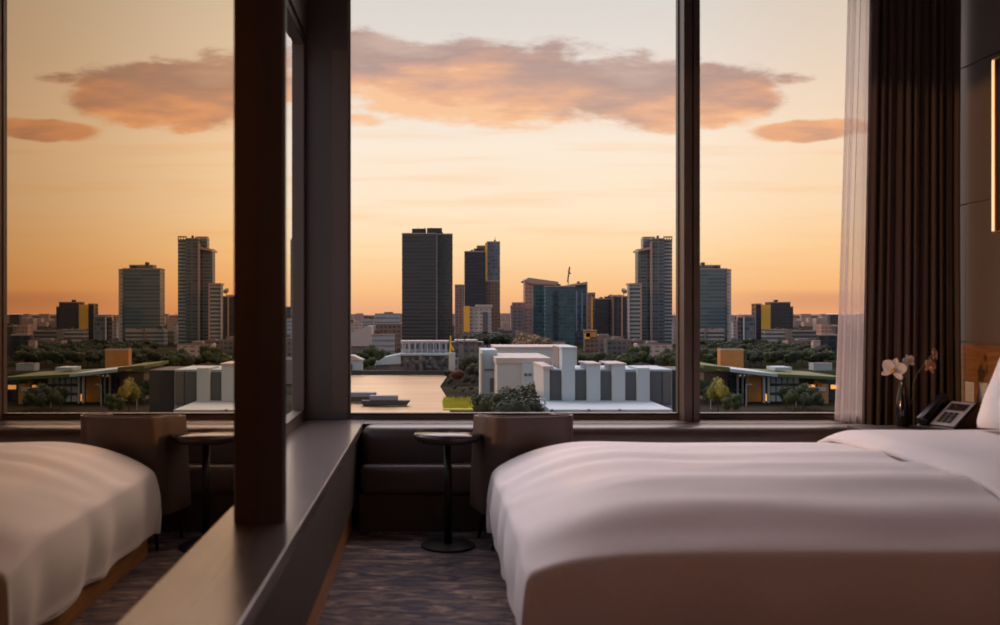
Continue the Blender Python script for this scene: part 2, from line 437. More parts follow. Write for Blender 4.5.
# turned-back top sheet towards the pillows
q = MB()
def sheet(u, v_):
    a = Y0 - .02 + v_ * (Y1 - Y0 + .04)
    x = 2.12 + .05 * math.sin(a * 2.1) + u * (X1 - 2.17)
    e = min(u * 8, 1); z = TZ + .012 + .042 * math.sin(e * math.pi / 2) + .010 * noise.noise(Vector((x * 2, a * 3, 4)))
    dn = min(v_, 1 - v_) * (Y1 - Y0)
    z -= .17 * max(0, 1 - dn / .62) ** 2.4 if v_ < .5 else .055 * max(0, 1 - dn / .20) ** 2.4
    return Vector((x, a, z))
q.grid(sheet, 60, 70)
tag(q.build('top_sheet', M['linen'], None, True, solid=.02), 'smooth turned-back white sheet lying over the duvet before the pillow', 'sheet')
# pillow leaning on the headboard
def pillow(name, loc, sx, sy, sz, rot, label):
    q = MB(); n = 40
    def P(sgn):
        def f(u, v_):
            a, b_ = u * 2 - 1, v_ * 2 - 1
            e = (1 - abs(a) ** 3.2) * (1 - abs(b_) ** 3.2)
            th = sz * max(e, 0) ** .42
            pin = 1 - .07 * (1 - abs(b_) ** 2) * abs(a) ** 2; pin2 = 1 - .07 * (1 - abs(a) ** 2) * abs(b_) ** 2
            th += .008 * noise.noise(Vector((a * 3, b_ * 3, sgn))) * e
            return Vector((a * sx * pin, b_ * sy * pin2, sgn * th))
        return f
    q.grid(P(1), n, n); q.grid(P(-1), n, n)
    o = q.build(name, M['pillow_linen'], None, True)
    o.location = loc; o.rotation_euler = rot
    md = o.modifiers.new('w', 'WELD'); md.merge_threshold = .0005
    return tag(o, label, 'pillow', 'pillows against the headboard')
pillow('pillow', (2.98, 4.30, TZ + .39), .34, .40, .10, (0, math.radians(-68), 0), 'large white pillow leaning on the headboard at the window side of the bed')

# ------------------------------------------------------------------ nightstand, phone, orchid
ns = empty('nightstand', (2.95, 5.14, 0), 'wooden bedside table under the phone and the orchid vase', 'nightstand')
q = MB((2.95, 5.14, 0)); zt = H - .672
q.box(2.50, 3.36, 4.96, 5.40, zt - .03, zt); q.build('top', M['dark_panel'], ns, bevel=.004)
q = MB((2.95, 5.14, 0)); q.box(2.52, 3.35, 4.98, 5.39, .06, zt - .03); q.build('body', M['wood'], ns)
q = MB((2.95, 5.14, 0)); q.box(2.54, 3.33, 4.965, 4.98, .32, zt - .05); dr = q.build('drawer', M['wood'], ns, bevel=.003)
q = MB((2.95, 5.14, 0)); q.box(2.85, 3.05, 4.955, 4.965, .44, .455); q.build('handle', M['black_steel'], dr)
ph = empty('desk_phone', (2.94, 5.10, zt), 'black desk telephone with a grey keypad face, propped up on the bedside table', 'telephone', rz=math.radians(-64))
poly = [(-.10, 0), (.10, 0), (.10, .105), (.085, .115), (-.10, .022)]
q = MB(); q.prism(poly, -.105, .095, 'x'); q.build('body', M['phone_black'], ph, bevel=.006)
sl = math.atan2(.093, .185); R_ = Matrix.Translation((0, -.10, .024)) @ Matrix.Rotation(sl, 4, 'X')
def lb(q, x0, x1, y0, y1, z0, z1):
    k = MB(); k.box(x0, x1, y0, y1, z0, z1); q.raw([R_ @ v for v in k.v], k.f)
q = MB(); lb(q, -.035, .088, .012, .195, 0, .004); fp = q.build('faceplate', M['phone_face'], ph, bevel=.002)
for i in range(3):
    for j in range(4):
        q = MB(); lb(q, -.012 + i * .026, .006 + i * .026, .03 + j * .02, .043 + j * .02, .004, .008); q.build('key', M['phone_black'], fp)
q = MB(); lb(q, -.02, .072, .125, .175, .003, .006); q.build('display', M['table_dark'], fp)
q = MB(); k = MB(); k.rbox(-.095, -.05, -.005, .205, .012, .035, .010, 3); q.raw([R_ @ v for v in k.v], k.f)
for yy in (.0, .16):
    k = MB(); k.rbox(-.10, -.045, yy, yy + .045, -.002, .03, .012, 3); q.raw([R_ @ v for v in k.v], k.f)
q.build('handset', M['phone_black'], ph, True)
ph.scale = (1.15, 1.15, 1.45)
# vase
va = MB(); va.lathe((0, 0, 0), [(.034, 0), (.038, .01), (.040, .08), (.036, .16), (.024, .22), (.015, .26), (.018, .29), (.012, .29), (.010, .25)], 32, cap=False)
vase = va.build('bottle_vase', M['vase_black'], None, True, loc=(2.80, 5.33, zt + .001))
tag(vase, 'slim black bottle vase holding orchids in front of the dark drape', 'vase')
orc = empty('orchid', (2.80, 5.33, zt + .27), 'orchid stems with white and peach flowers rising from the black vase', 'flowers')
OO = Vector((2.80, 5.33, zt + .27))
def petal(q, c, d, nrm, L, W, cup=.15):
    d = d.normalized(); s_ = nrm.cross(d).normalized()
    def f(u, v_):
        a = (u * 2 - 1); t_ = v_
        w_ = W * math.sin(math.pi * min(1, t_ * .92 + .06)) ** .6
        return c + d * (L * t_) + s_ * (a * w_ / 2) + nrm * (cup * L * (a * a * .5 + t_ * t_ * .5))
    q.grid(f, 6, 8)
def flower(px, py, D, size, m1, ang, face):
    c = at(px, py, D) - OO; face = Vector(face).normalized()
    up = Vector((math.sin(ang), 0, math.cos(ang))); up = (up - face * up.dot(face)).normalized(); sd = face.cross(up)
    q = MB()
    for a, L, W in ((0, 1, .55), (125, 1, .5), (-125, 1, .5)):
        t_ = math.radians(a); petal(q, c, up * math.cos(t_) + sd * math.sin(t_), face, size * L, size * W)
    for a in (62, -62):
        t_ = math.radians(a); petal(q, c + face * .003, up * math.cos(t_) + sd * math.sin(t_), face, size * 1.05, size * 1.0)
    fl = q.build('flower', M[m1], orc, True, solid=.0015)
    q = MB(); q.lathe(c + face * .004, [(.001, 0), (size * .18, size * .1), (size * .2, size * .25), (size * .1, size * .4), (.001, size * .45)], 12, ax=(face - up * .5)); q.build('lip', M['orchid_lip'], fl, True)
    return fl
flower(893, 369, 5.30, .072, 'orchid_white', .25, (-.15, -1, .05))['label'] = 'large white orchid bloom'
flower(908, 361, 5.34, .045, 'orchid_white', -.3, (.35, -1, .1))
flower(929, 366, 5.33, .050, 'orchid_peach', .3, (.5, -1, .1))['label'] = 'peach orchid bloom'
flower(934, 354, 5.36, .040, 'orchid_peach', .1, (.7, -.8, .2))
for path in ([(2.80, 5.33, zt + .1), tuple(at(907, 400, 5.33)), tuple(at(903, 375, 5.33)), tuple(at(896, 366, 5.32))],
             [(2.803, 5.335, zt + .1), tuple(at(912, 400, 5.34)), tuple(at(914, 380, 5.35)), tuple(at(925, 362, 5.36)), tuple(at(934, 352, 5.38))],
             [(2.80, 5.34, zt + .1), tuple(at(909, 395, 5.35)), tuple(at(909, 365, 5.36))]):
    P = [Vector(p) - OO for p in path]; S = []
    for i in range(len(P) - 1):
        a, b_, c_, d_ = P[max(i - 1, 0)], P[i], P[i + 1], P[min(i + 2, len(P) - 1)]
        for k in range(6):
            u = k / 6; S.append(.5 * ((2 * b_) + (c_ - a) * u + (2 * a - 5 * b_ + 4 * c_ - d_) * u * u + (3 * b_ - a - 3 * c_ + d_) * u ** 3))
    q = MB(); q.tube(S + [P[-1]], .0025, 6); q.build('stem', M['stem_green'], orc, True)

# switches on the wood panel
for i, (px, py, Ys) in enumerate(((968, 390, 5.72), (981, 391, 5.58))):
    z = H - (py - 312) / F * Ys * 1.0
    r = empty('wall_switch', (XR - .021, Ys - .06 + (0 if i == 0 else .0), z), ('left' if i == 0 else 'right') + ' of the two white switch plates on the wooden panel beside the bed', 'switch', 'switch plates beside the bed')
    q = MB(); q.box(-.008, 0, -.045, .045, -.062, .062); q.build('plate', M['switch_white'], r, bevel=.003)
    for s_ in (-1, 1):
        q = MB(); q.box(-.012, -.008, -.032, .032, s_ * .028 - .022, s_ * .028 + .022); q.build('rocker', M['switch_white'], r, bevel=.002)
# framed wall lamp / picture on the right wall
ar = empty('wall_art', (XR, 5.0, 1.78), 'tall dark picture in a glowing gold frame high on the right wall', 'picture')
za, zb = H + .472, H + 1.50
q = MB((XR, 5.0, 1.78)); q.box(XR - .085, XR - .012, 4.30, 5.29, za + .01, zb - .01); q.build('panel', M['art_black'], ar)
q = MB((XR, 5.0, 1.78))
q.box(XR - .10, XR - .012, 5.29, 5.32, za, zb); q.box(XR - .10, XR - .012, 4.27, 4.30, za, zb); q.box(XR - .10, XR - .012, 4.30, 5.29, za, za + .012); q.box(XR - .10, XR - .012, 4.30, 5.29, zb - .012, zb)
q.build('frame', M['gold_metal'], ar, bevel=.002)
q = MB((XR, 5.0, 1.78)); q.box(XR - .105, XR - .100, 5.296, 5.312, za + .01, zb - .01); q.build('light_strip', M['cove_led'], ar)

# ------------------------------------------------------------------ curtains
def curtain(name, x0t, x1t, x0b, x1b, yc, amp, folds, zt_, zb_, m, label, seed, th=0):
    q = MB(); nu, nv = 260, 60
    def f(u, v_):
        z = zb_ + (zt_ - zb_) * v_
        xl = x0b + (x0t - x0b) * v_; xr = x1b + (x1t - x1b) * v_
        ph_ = u * folds * 2 * math.pi + 1.6 * noise.noise(Vector((u * 3, v_ * 1.3, seed))) + .5 * math.sin(v_ * 3 + seed)
        a = amp * (.65 + .5 * noise.noise(Vector((u * 5, v_ * .8, seed + 3))))
        y = yc + a * math.sin(ph_) + .3 * a * math.sin(ph_ * 2.3 + seed)
        x = xl + (xr - xl) * u + .35 * a * math.cos(ph_)
        return Vector((x, y, z))
    q.grid(f, nu, nv)
    o = q.build(name, M[m], None, True, solid=th)
    return tag(o, label, 'curtain')
curtain('sheer_curtain', 2.715, 2.98, 2.60, 2.95, 5.835, .022, 7, CZ - .03, .03, 'sheer', 'thin translucent pale curtain gathered at the right edge of the window', 2)
curtain('drape', 2.82, 3.37, 2.74, 3.37, 5.735, .045, 11, CZ - .03, .02, 'drape', 'heavy dark brown drape hanging in folds right of the sheer curtain', 5, .004)

# lamps behind the viewer that warm the near side of the bed
def pendant(x, y, label, e):
    r = empty('ceiling_lamp', (x, y, CZ), label, 'lamp', 'ceiling lamps behind the viewer')
    q = MB(); q.lathe((0, 0, -.02), [(.07, 0), (.07, .02)], 24); q.build('ceiling_rose', M['black_steel'], r)
    q = MB(); q.tube([(0, 0, -.02), (0, 0, -.7)], .004); q.build('cord', M['black_steel'], r)
    q = MB(); q.lathe((0, 0, -1.0), [(.16, 0), (.13, .30)], 32, cap=False); q.build('lamp_shade', M['lamp_cloth'], r, True, solid=.004)
    q = MB(); q.lathe((0, 0, -.9), [(.005, 0), (.035, .03), (.04, .07), (.02, .12)], 16); q.build('bulb', M['bulb'], r, True)
    L = bpy.data.lights.new('lamp_light', 'POINT'); L.energy = e; L.color = (1, .47, .32); L.shadow_soft_size = .15
    l = bpy.data.objects.new('lamp_light', L); col.objects.link(l); l.location = (x, y, CZ - 1.06); l['kind'] = 'helper'
pendant(1.9, -.6, 'cloth shaded pendant lamp hanging behind the viewer', 34)

# ------------------------------------------------------------------ city beyond the glass
# facades: (wall colour, glass colour, floor height, bay width, share of window height, share of window width)
facade('f_slate', (.085, .080, .078), (.030, .034, .042), 3.6, 40, .60, 1.0, .25)
facade('f_slate_side', (.070, .066, .064), (.035, .036, .040), 3.6, 2.6, .55, .7, .25)
facade('f_navy', (.035, .036, .048), (.022, .026, .040), 3.8, 30, .7, 1.0, .2)
facade('f_blue', (.15, .16, .20), (.10, .115, .15), 3.8, 3, .7, .9, .25)
facade('f_pinkgrey', (.30, .22, .21), (.12, .09, .09), 3.4, 4.5, .45, .55)
facade('f_brown', (.20, .14, .115), (.07, .05, .05), 3.6, 3.5, .5, .6)
facade('f_pale', (.50, .43, .41), (.20, .17, .17), 3.6, 5, .4, .6)
facade('f_paleblue', (.36, .37, .40), (.17, .19, .22), 3.6, 60, .4, 1.0)
facade('f_teal', (.055, .115, .140), (.035, .085, .11), 3.8, 3.2, .65, .85, .2)
facade('f_teal_dark', (.03, .05, .06), (.014, .022, .03), 4, 7, .8, .6, .2)
facade('f_louver', (.36, .37, .38), (.07, .075, .085), 3.6, 50, .5, 1.0)
facade('f_louver_dark', (.20, .21, .22), (.045, .055, .065), 3.6, 50, .55, 1.0)
facade('f_tower', (.17, .18, .18), (.050, .065, .075), 3.4, 6.5, .55, .85)
facade('f_greenglass', (.17, .21, .22), (.085, .12, .135), 3.7, 60, .68, 1.0, .22)
facade('f_charcoal', (.075, .068, .070), (.035, .034, .040), 3.6, 3.2, .5, .55)
facade('f_rose', (.46, .29, .25), (.20, .12, .11), 3.6, 4, .4, .6)
facade('f_far_haze', (.42, .32, .29), (.2, .15, .14), 3.4, 3.6, .5, .6)  # distance haze put into the pale warm wall colour
facade('f_oldlow', (.17, .155, .15), (.06, .055, .055), 3.4, 3.6, .5, .6)
facade('f_mall', (.42, .39, .41), (.10, .075, .09), 4.0, 2.6, .62, .62)
facade('f_shed', (.30, .27, .26), (.42, .44, .50), 4.2, 4.5, .55, .75, .3)
plain('c_white', (.42, .50, .55), .8, var=.06, scale=.3)
plain('c_cream', (.46, .48, .48), .8, var=.06, scale=.3)
plain('c_warmwhite', (.46, .40, .375), .8, var=.05, scale=.3)
plain('c_panel', (.12, .12, .125), .7, var=.08, scale=.4)
plain('c_concrete', (.20, .18, .175), .85, var=.2, scale=.2)
plain('c_dark', (.05, .045, .045), .8, var=.3, scale=.2)
plain('c_rim', (.42, .30, .25), .7, var=.1, scale=.1)
plain('c_sunset_tint', (1.0, .46, .05), .4, 0, var=.15, scale=.15)  # sunset reflected in tower glass, painted as a bright base colour
plain('c_orange', (.50, .24, .07), .7, var=.25, scale=.2)
plain('c_yellow', (.85, .50, .04), .6, var=.05)
plain('c_roof_blue', (.20, .22, .27), .7, var=.12, scale=.1)
plain('c_green_roof', (.12, .14, .045), .9, var=.3, scale=.08)
plain('trunk', (.10, .07, .045), .9)
plain('leaf_dark', (.030, .042, .018), .85, var=.55, scale=.7)
plain('leaf_mid', (.050, .072, .022), .85, var=.5, scale=.7)
plain('leaf_yellow', (.26, .23, .04), .85, var=.4, scale=.7)
plain('leaf_rust', (.11, .035, .022), .85, var=.4, scale=.7)
plain('leaf_autumn', (.20, .13, .075), .85, var=.5, scale=.7)
plain('reeds', (.42, .40, .05), .9, var=.4, scale=.2)
plain('far_hill_haze', (.62, .42, .36), 1.0, var=.1, scale=.002)  # base colour lightened to imitate haze on the horizon
m, nt, b = mat('city_ground')
g1 = nz(nt, mapping(nt, objco(nt), (.012, .03, 1)), 1, 6, .6)
nt.links.new(ramp(nt, g1, [(.35, (.016, .020, .012)), (.5, (.030, .030, .020)), (.62, (.06, .05, .04)), (.75, (.025, .03, .016))]), b.inputs['Base Color'])
b.inputs['Roughness'].default_value = 1; b.inputs['Specular IOR Level'].default_value = 0
m, nt, b = mat('river_water')
nt.links.new(mix(nt, nz(nt, mapping(nt, objco(nt), (.02, .22, 1)), 1, 5, .6), (.74, .52, .27), (.24, .15, .08)), b.inputs['Base Color']); b.inputs['Roughness'].default_value = .32  # golden sky reflection tinted into the streaky base colour
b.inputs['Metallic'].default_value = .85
bump(nt, b, nz(nt, mapping(nt, objco(nt), (.05, .3, 1)), 1, 5, .6), .25, .5)
m, nt, b = mat('lit_window'); b.inputs['Emission Color'].default_value = (1, .45, .08, 1); b.inputs['Emission Strength'].default_value = 1.0; b.inputs['Base Color'].default_value = (.3, .15, .05, 1)

q = MB(); R0 = 14000
q.face([(-R0, 12, GZ), (R0, 12, GZ), (R0, R0, GZ), (-R0, R0, GZ)])
gr = q.build('ground', M['city_ground']); struct(gr)
q = MB()
rv = [(150, 470, 375), (150, 452, 380), (150, 455, 392), (150, 460, 412), ]
pts = [at(120, 374, 27000 / 0.0001) if False else None]
def gp(px, py):            # a point of the ground plane
    D = (H - GZ) * F / (py - 312.0); return at(px, py, D)
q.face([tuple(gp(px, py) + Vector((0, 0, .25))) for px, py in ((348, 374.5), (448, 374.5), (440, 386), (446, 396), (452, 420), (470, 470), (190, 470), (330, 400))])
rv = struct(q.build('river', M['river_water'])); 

def tower(name, label, cat, parts, group=None):
    """parts: (part name, px0, px1, top px y, distance, depth, material [, bottom px y])"""
    p0 = parts[0]; c = at((p0[1] + p0[2]) / 2, 312, p0[4]); loc = (c.x, p0[4], GZ)
    r = empty(name, loc, label, cat, group)
    for p in parts:
        nm, a, b_, top, D, dep, mt = p[:7]; dep = dep * .42; bot = p[7] if len(p) > 7 else None
        A, B = at(a, top, D), at(b_, top, D); zb = GZ if bot is None else at(a, bot, D).z
        zt_ = A.z
        q = MB(loc); q.box(A.x, B.x, D, D + dep, zb, zt_)
        o = q.build(nm, M[mt], r)
        if nm in ('tower_body', 'wing', 'block'):
            e = max(.35, D * .0006)
            k = MB(loc)
            k.box(A.x - e * .3, B.x + e * .3, D - e * .3, D + e, zt_ - e, zt_ + e); k.box(A.x - e * .3, B.x + e * .3, D + dep - e, D + dep, zt_, zt_ + e)
            k.box(A.x - e * .3, A.x + e, D, D + dep, zt_, zt_ + e); k.box(B.x - e, B.x + e * .3, D, D + dep, zt_, zt_ + e)
            k.build('parapet', M['c_rim' if D > 500 else 'c_warmwhite'], o)
            w_ = B.x - A.x
            if w_ > 12 and D > 500:
                rr = random.Random(hash((round(a), round(top))) & 999)
                k = MB(loc)
                for _ in range(1):
                    fx = A.x + w_ * (.2 + .5 * rr.random()); s_ = w_ * .12
                    k.box(fx, fx + s_, D + dep * .3, D + dep * .3 + s_ + 3, zt_, zt_ + 1.5 + 2 * rr.random())
                k.build('roof_plant', M['c_dark'], o)
    return r
def spire(r, px, py0, py1, D, rad=.35, m='c_dark', name='antenna'):
    a, b_ = at(px, py1, D), at(px, py0, D)
    q = MB(r.location); q.tube([a, a * .4 + b_ * .6, b_], [rad, rad * .7, rad * .25], 6); return q.build(name, M[m], r)
def fins(r, px0, px1, top, D, n, m, wpx=.8, bot=None, name='fin'):
    for i in range(n):
        x_ = px0 + (px1 - px0) * (i / max(1, n - 1)); a = at(x_, top, D)
        q = MB(r.location); q.box(a.x, a.x + wpx * D / F, D - D * .0012, D + .2, GZ if bot is None else at(0, bot, D).z, a.z); q.build(name, M[m], r)

# --- the tall towers seen through the middle window
r = tower('skyscraper', 'broad charcoal skyscraper with a flat top, tallest left of the middle window centre', 'skyscraper',
    [('tower_body', 402, 436.2, 232.5, 900, 40, 'f_slate'), ('wing', 437.4, 452.6, 233, 902, 38, 'f_slate_side'), ('roof_crown', 412, 426, 227.6, 910, 18, 'c_dark'), ('roof_crown', 427, 442, 227, 908, 20, 'c_dark'), ('corner_strip', 436.0, 437.5, 232, 899, 4, 'c_concrete')])
fins(r, 418, 431, 226.5, 909, 3, 'c_concrete', .6, 229, 'roof_mast')
r = tower('skyscraper', 'dark skyscraper with a stepped roof and bluish right half, a painted gold sunset reflection between', 'skyscraper',
    [('tower_body', 464.7, 485.4, 250.5, 1000, 40, 'f_navy'), ('wing', 487.3, 500, 240.8, 1004, 30, 'f_blue', 280), ('wing', 485.5, 500, 279.8, 1002, 36, 'f_brown'), ('sunset_edge', 485.2, 487.4, 241.8, 1001, 8, 'c_sunset_tint', 280), ('stepped_top', 474, 485, 247.5, 1004, 30, 'f_navy', 252), ('stepped_top', 477, 486, 244.5, 1008, 20, 'f_brown', 250)])
spire(r, 495.3, 235.5, 241.5, 1010)
r = tower('tower_block', 'slim pinkish tower standing between the charcoal skyscraper and the stepped one', 'tower', [('tower_body', 455, 464.2, 284, 1100, 30, 'f_pinkgrey')])
r = tower('tower_block', 'pale low tower with a sunset reflection painted gold on its left edge in front of the stepped skyscraper', 'tower',
    [('sunset_panel', 463.8, 469.6, 305, 880, 6, 'c_sunset_tint', 331), ('tower_body', 469.8, 491.4, 306, 882, 30, 'f_pale'), ('roof_slab', 476, 492.6, 303.6, 881, 32, 'c_warmwhite', 306.5), ('dark_bay', 483, 487.5, 311, 881, 3, 'c_panel'), ('plinth', 463, 492, 331, 881, 34, 'c_concrete')])
r = tower('tower_block', 'narrow pinkish grey tower left of the teal glass building', 'tower', [('tower_body', 512.5, 523.8, 301.8, 900, 20, 'f_pinkgrey'), ('wing', 510.8, 512.6, 305, 901, 16, 'c_rim')])
r = tower('office_tower', 'pink and dark slab with a sloping white roof edge behind the teal facade', 'office tower',
    [('tower_body', 525, 533.4, 279, 900, 40, 'f_rose'), ('wing', 533.4, 558.4, 283.5, 900, 40, 'f_teal')])
A, B = at(528.4, 276.6, 898), at(558.4, 280.8, 898)
q = MB(r.location); q.prism([(A.x, A.z), (B.x, B.z), (B.x, B.z - 3.2), (A.x + 3, A.z - 6), (A.x - 4, A.z - 3)], 897, 940, 'y'); q.build('roof_slab', M['c_rim'], r)
r = tower('office_tower', 'wide teal glass office building under the thin tower crane', 'office tower',
    [('tower_body', 545.8, 575.2, 285.2, 860, 36, 'f_teal'), ('dark_bay', 553, 558, 290, 859.5, 1, 'f_teal_dark')])
r = tower('office_tower', 'glass tower with a bright vertical strip right of the teal building', 'office tower',
    [('tower_body', 572.5, 587.3, 283.5, 880, 26, 'f_blue'), ('glass_strip', 575.8, 577.2, 290, 879, 1.5, 'c_white', 330), ('glass_strip', 581.5, 582.5, 292, 879, 1.5, 'c_white', 330), ('pink_edge', 586, 587.5, 281, 879, 3, 'c_rim')])
A, B = at(569.6, 283.6, 876), at(587.4, 280.6, 876)
q = MB(r.location); q.prism([(A.x, A.z), (B.x, B.z), (B.x, B.z - 2.5), (A.x, A.z - 1.6)], 876, 905, 'y'); q.build('roof_slab', M['c_rim'], r)
cr = empty('tower_crane', (at(567.5, 312, 890).x, 890, GZ), 'thin tower crane rising above the teal office roof', 'crane')
q = MB(cr.location); q.tube([at(568, 345, 890), at(568.2, 280, 890), at(569.2, 268, 890)], .45, 4); q.build('mast', M['c_dark'], cr)
q = MB(cr.location); q.tube([at(567.6, 281, 890), at(569.6, 266, 890)], .9, 4); q.tube([at(568, 270, 890), at(571, 273, 890)], .7, 4); q.build('jib', M['c_dark'], cr)
r = tower('tower_block', 'narrow tower with sunset reflections painted as orange stripes between teal and navy buildings', 'tower', [('tower_body', 589, 595.2, 292, 950, 24, 'f_pinkgrey'), ('sunset_edge', 591.3, 592.8, 296, 949, 2, 'c_sunset_tint'), ('wing', 587.6, 589.6, 293, 951, 18, 'f_rose')])
r = tower('apartment_block', 'small brown block with dark bands and painted sunset glow at the foot of the striped tower', 'building', [('block', 584.6, 597, 329.5, 700, 14, 'f_brown'), ('sunset_edge', 584.8, 590, 332, 699, 1, 'c_sunset_tint', 338), ('sunset_edge', 586, 596.5, 331, 699, 1, 'c_orange', 336)])
r = tower('office_tower', 'dark navy block with rounded rooftop tanks', 'office tower', [('tower_body', 595.6, 613, 297.8, 840, 30, 'f_navy')])
for px, py, rr in ((601, 296, 2.4), (611, 293.6, 3.4)):
    q = MB(r.location); q.lathe(at(px, py + 3, 850), [(rr, -3), (rr, 1), (rr * .7, 2.4), (.3, 3)], 14); q.build('roof_tank', M['c_dark'], r, True)
r = tower('office_tower', 'dark grey block with pale vertical columns right of the navy block', 'office tower', [('tower_body', 613, 631, 295.5, 830, 30, 'f_charcoal'), ('column', 613, 614, 294, 829, 3, 'c_concrete'), ('column', 621.5, 622.8, 294, 829, 3, 'c_rim'), ('roof_slab', 613, 623, 294, 830, 20, 'c_rim', 296.5)])
q = MB(r.location); q.lathe(at(623.8, 290.5, 838), [(.2, -.3), (2.6, .3), (2.9, 1.2)], 14, ax=(.3, -.8, .6)); q.tube([at(623.8, 291, 838), at(623.8, 296, 838)], .3); q.build('dish', M['c_concrete'], r, True)
r = tower('residential_tower', 'grey louvred tower with pale edges left of the tallest right tower', 'tower', [('tower_body', 629.6, 640.6, 283.6, 800, 24, 'f_louver'), ('column', 628.4, 629.8, 282.4, 799, 3, 'c_warmwhite'), ('column', 640.4, 641.8, 282.4, 799, 3, 'c_rim'), ('roof_slab', 628.4, 641.8, 282.2, 800, 24, 'c_rim', 284)])
r = tower('residential_tower', 'tallest banded tower at the right of the middle window with a notched top', 'tower',
    [('tower_body', 652.4, 664.6, 237.6, 900, 36, 'f_tower'), ('wing', 638, 650.6, 248.5, 904, 30, 'f_tower'), ('wing', 643.2, 652, 238, 912, 24, 'f_greenglass'), ('crown', 643.2, 655, 235.6, 913, 18, 'c_rim', 239.5), ('wing', 664.6, 672.2, 238.8, 902, 30, 'f_louver'), ('crown', 663.4, 672.2, 235.2, 903, 2, 'c_rim', 236.6), ('pink_edge', 650.4, 652.5, 242, 899, 4, 'c_rim')])
fins(r, 663.8, 671.4, 235.4, 902, 4, 'c_rim', .7, 240, 'crown_post'); fins(r, 654.8, 662.3, 238, 901, 3, 'c_concrete', .5)
A, B = at(638.2, 248.6, 902), at(650.2, 245.6, 902)
q = MB(r.location); q.prism([(A.x, A.z), (B.x, B.z), (B.x, B.z - 3), (A.x, A.z - 2)], 900, 925, 'y'); q.build('roof_slab', M['c_rim'], r)
r = tower('tower_block', 'thin sliver of a tower just left of the dark mullion', 'tower', [('tower_body', 673.2, 676.4, 322, 860, 12, 'f_pale')]); spire(r, 674.2, 311, 323, 861, .6, 'c_rim')
r = tower('office_tower', 'green glass tower standing right of the dark mullion above striped wings', 'office tower',
    [('tower_body', 690, 727.4, 267.8, 900, 40, 'f_greenglass'), ('wing', 727.4, 731.2, 268.6, 898, 42, 'f_pale'), ('wing', 697, 720.5, 264.4, 906, 28, 'f_greenglass'), ('wing', 686, 705, 328.5, 820, 30, 'f_louver'), ('wing', 706, 724.4, 328.5, 818, 30, 'f_louver'), ('column', 704.8, 706.4, 327.5, 817, 4, 'c_concrete')])
spire(r, 703, 261, 265, 906, 1.2); 
r = tower('tower_block', 'pale grey tower behind the dark blue slab', 'tower', [('tower_body', 733.4, 741.6, 320.4, 1050, 24, 'f_pale')])
r = tower('office_tower', 'dark blue slab tower with a pale left edge', 'office tower', [('tower_body', 744, 755.2, 315, 780, 26, 'f_blue'), ('wing', 741.6, 745, 316, 782, 24, 'f_navy'), ('column', 743.4, 744.6, 316, 779, 2, 'c_white')])
r = tower('office_tower', 'slim tower half dark and half painted as orange sunset reflection', 'office tower', [('tower_body', 755.4, 761.4, 303, 900, 26, 'f_navy'), ('sunset_panel', 761.4, 770.4, 303.6, 899, 22, 'c_sunset_tint'), ('column', 755, 756, 302.6, 898, 2, 'c_rim')])
r = tower('office_tower', 'square charcoal tower with a notched right corner', 'office tower', [('tower_body', 771, 790.4, 301.4, 950, 40, 'f_charcoal'), ('wing', 790.4, 793.2, 306, 952, 36, 'f_slate_side')])
r = tower('apartment_block', 'striped white office block below the square charcoal tower', 'building', [('block', 765.4, 786, 328.6, 780, 22, 'f_louver'), ('stair_tower', 786, 792.2, 328.4, 778, 22, 'c_concrete')])
r = tower('apartment_block', 'wide striped grey block right of the white striped one', 'building', [('block', 792.4, 816, 329.8, 830, 24, 'f_louver_dark')])
r = tower('apartment_block', 'rose coloured block with a small roof house near the sheer curtain', 'building', [('block', 821.5, 853, 324, 900, 30, 'f_rose'), ('roof_house', 830.2, 839.6, 313.4, 905, 14, 'f_charcoal', 324.5)])
r = tower('apartment_block', 'dark teal block in front of the rose coloured one', 'building', [('block', 820.4, 838, 334, 600, 16, 'f_teal_dark'), ('roof_house', 821, 837, 333, 604, 9, 'c_roof_blue', 336)])
r = tower('apartment_block', 'narrow pale block with a pink edge beside the dark teal block', 'building', [('block', 814.4, 820.2, 340, 590, 12, 'f_pale'), ('pink_edge', 813.4, 814.6, 339.5, 589, 3, 'c_rim')])
r = tower('apartment_block', 'low cream building with a flat roof before the dark teal block', 'building', [('block', 813.6, 832, 362.8, 470, 14, 'c_cream')])
r = tower('apartment_block', 'dark stepped block glimpsed beyond the sheer curtain', 'building', [('block', 836, 846, 325, 640, 16, 'f_charcoal'), ('block', 846, 862, 328, 650, 16, 'f_navy'), ('roof_house', 838, 852, 322.4, 646, 10, 'c_dark', 330)])
r = tower('orange_hall', 'square orange brown hall among the trees', 'building', [('block', 720.4, 743.6, 348.6, 470, 12, 'c_orange')])

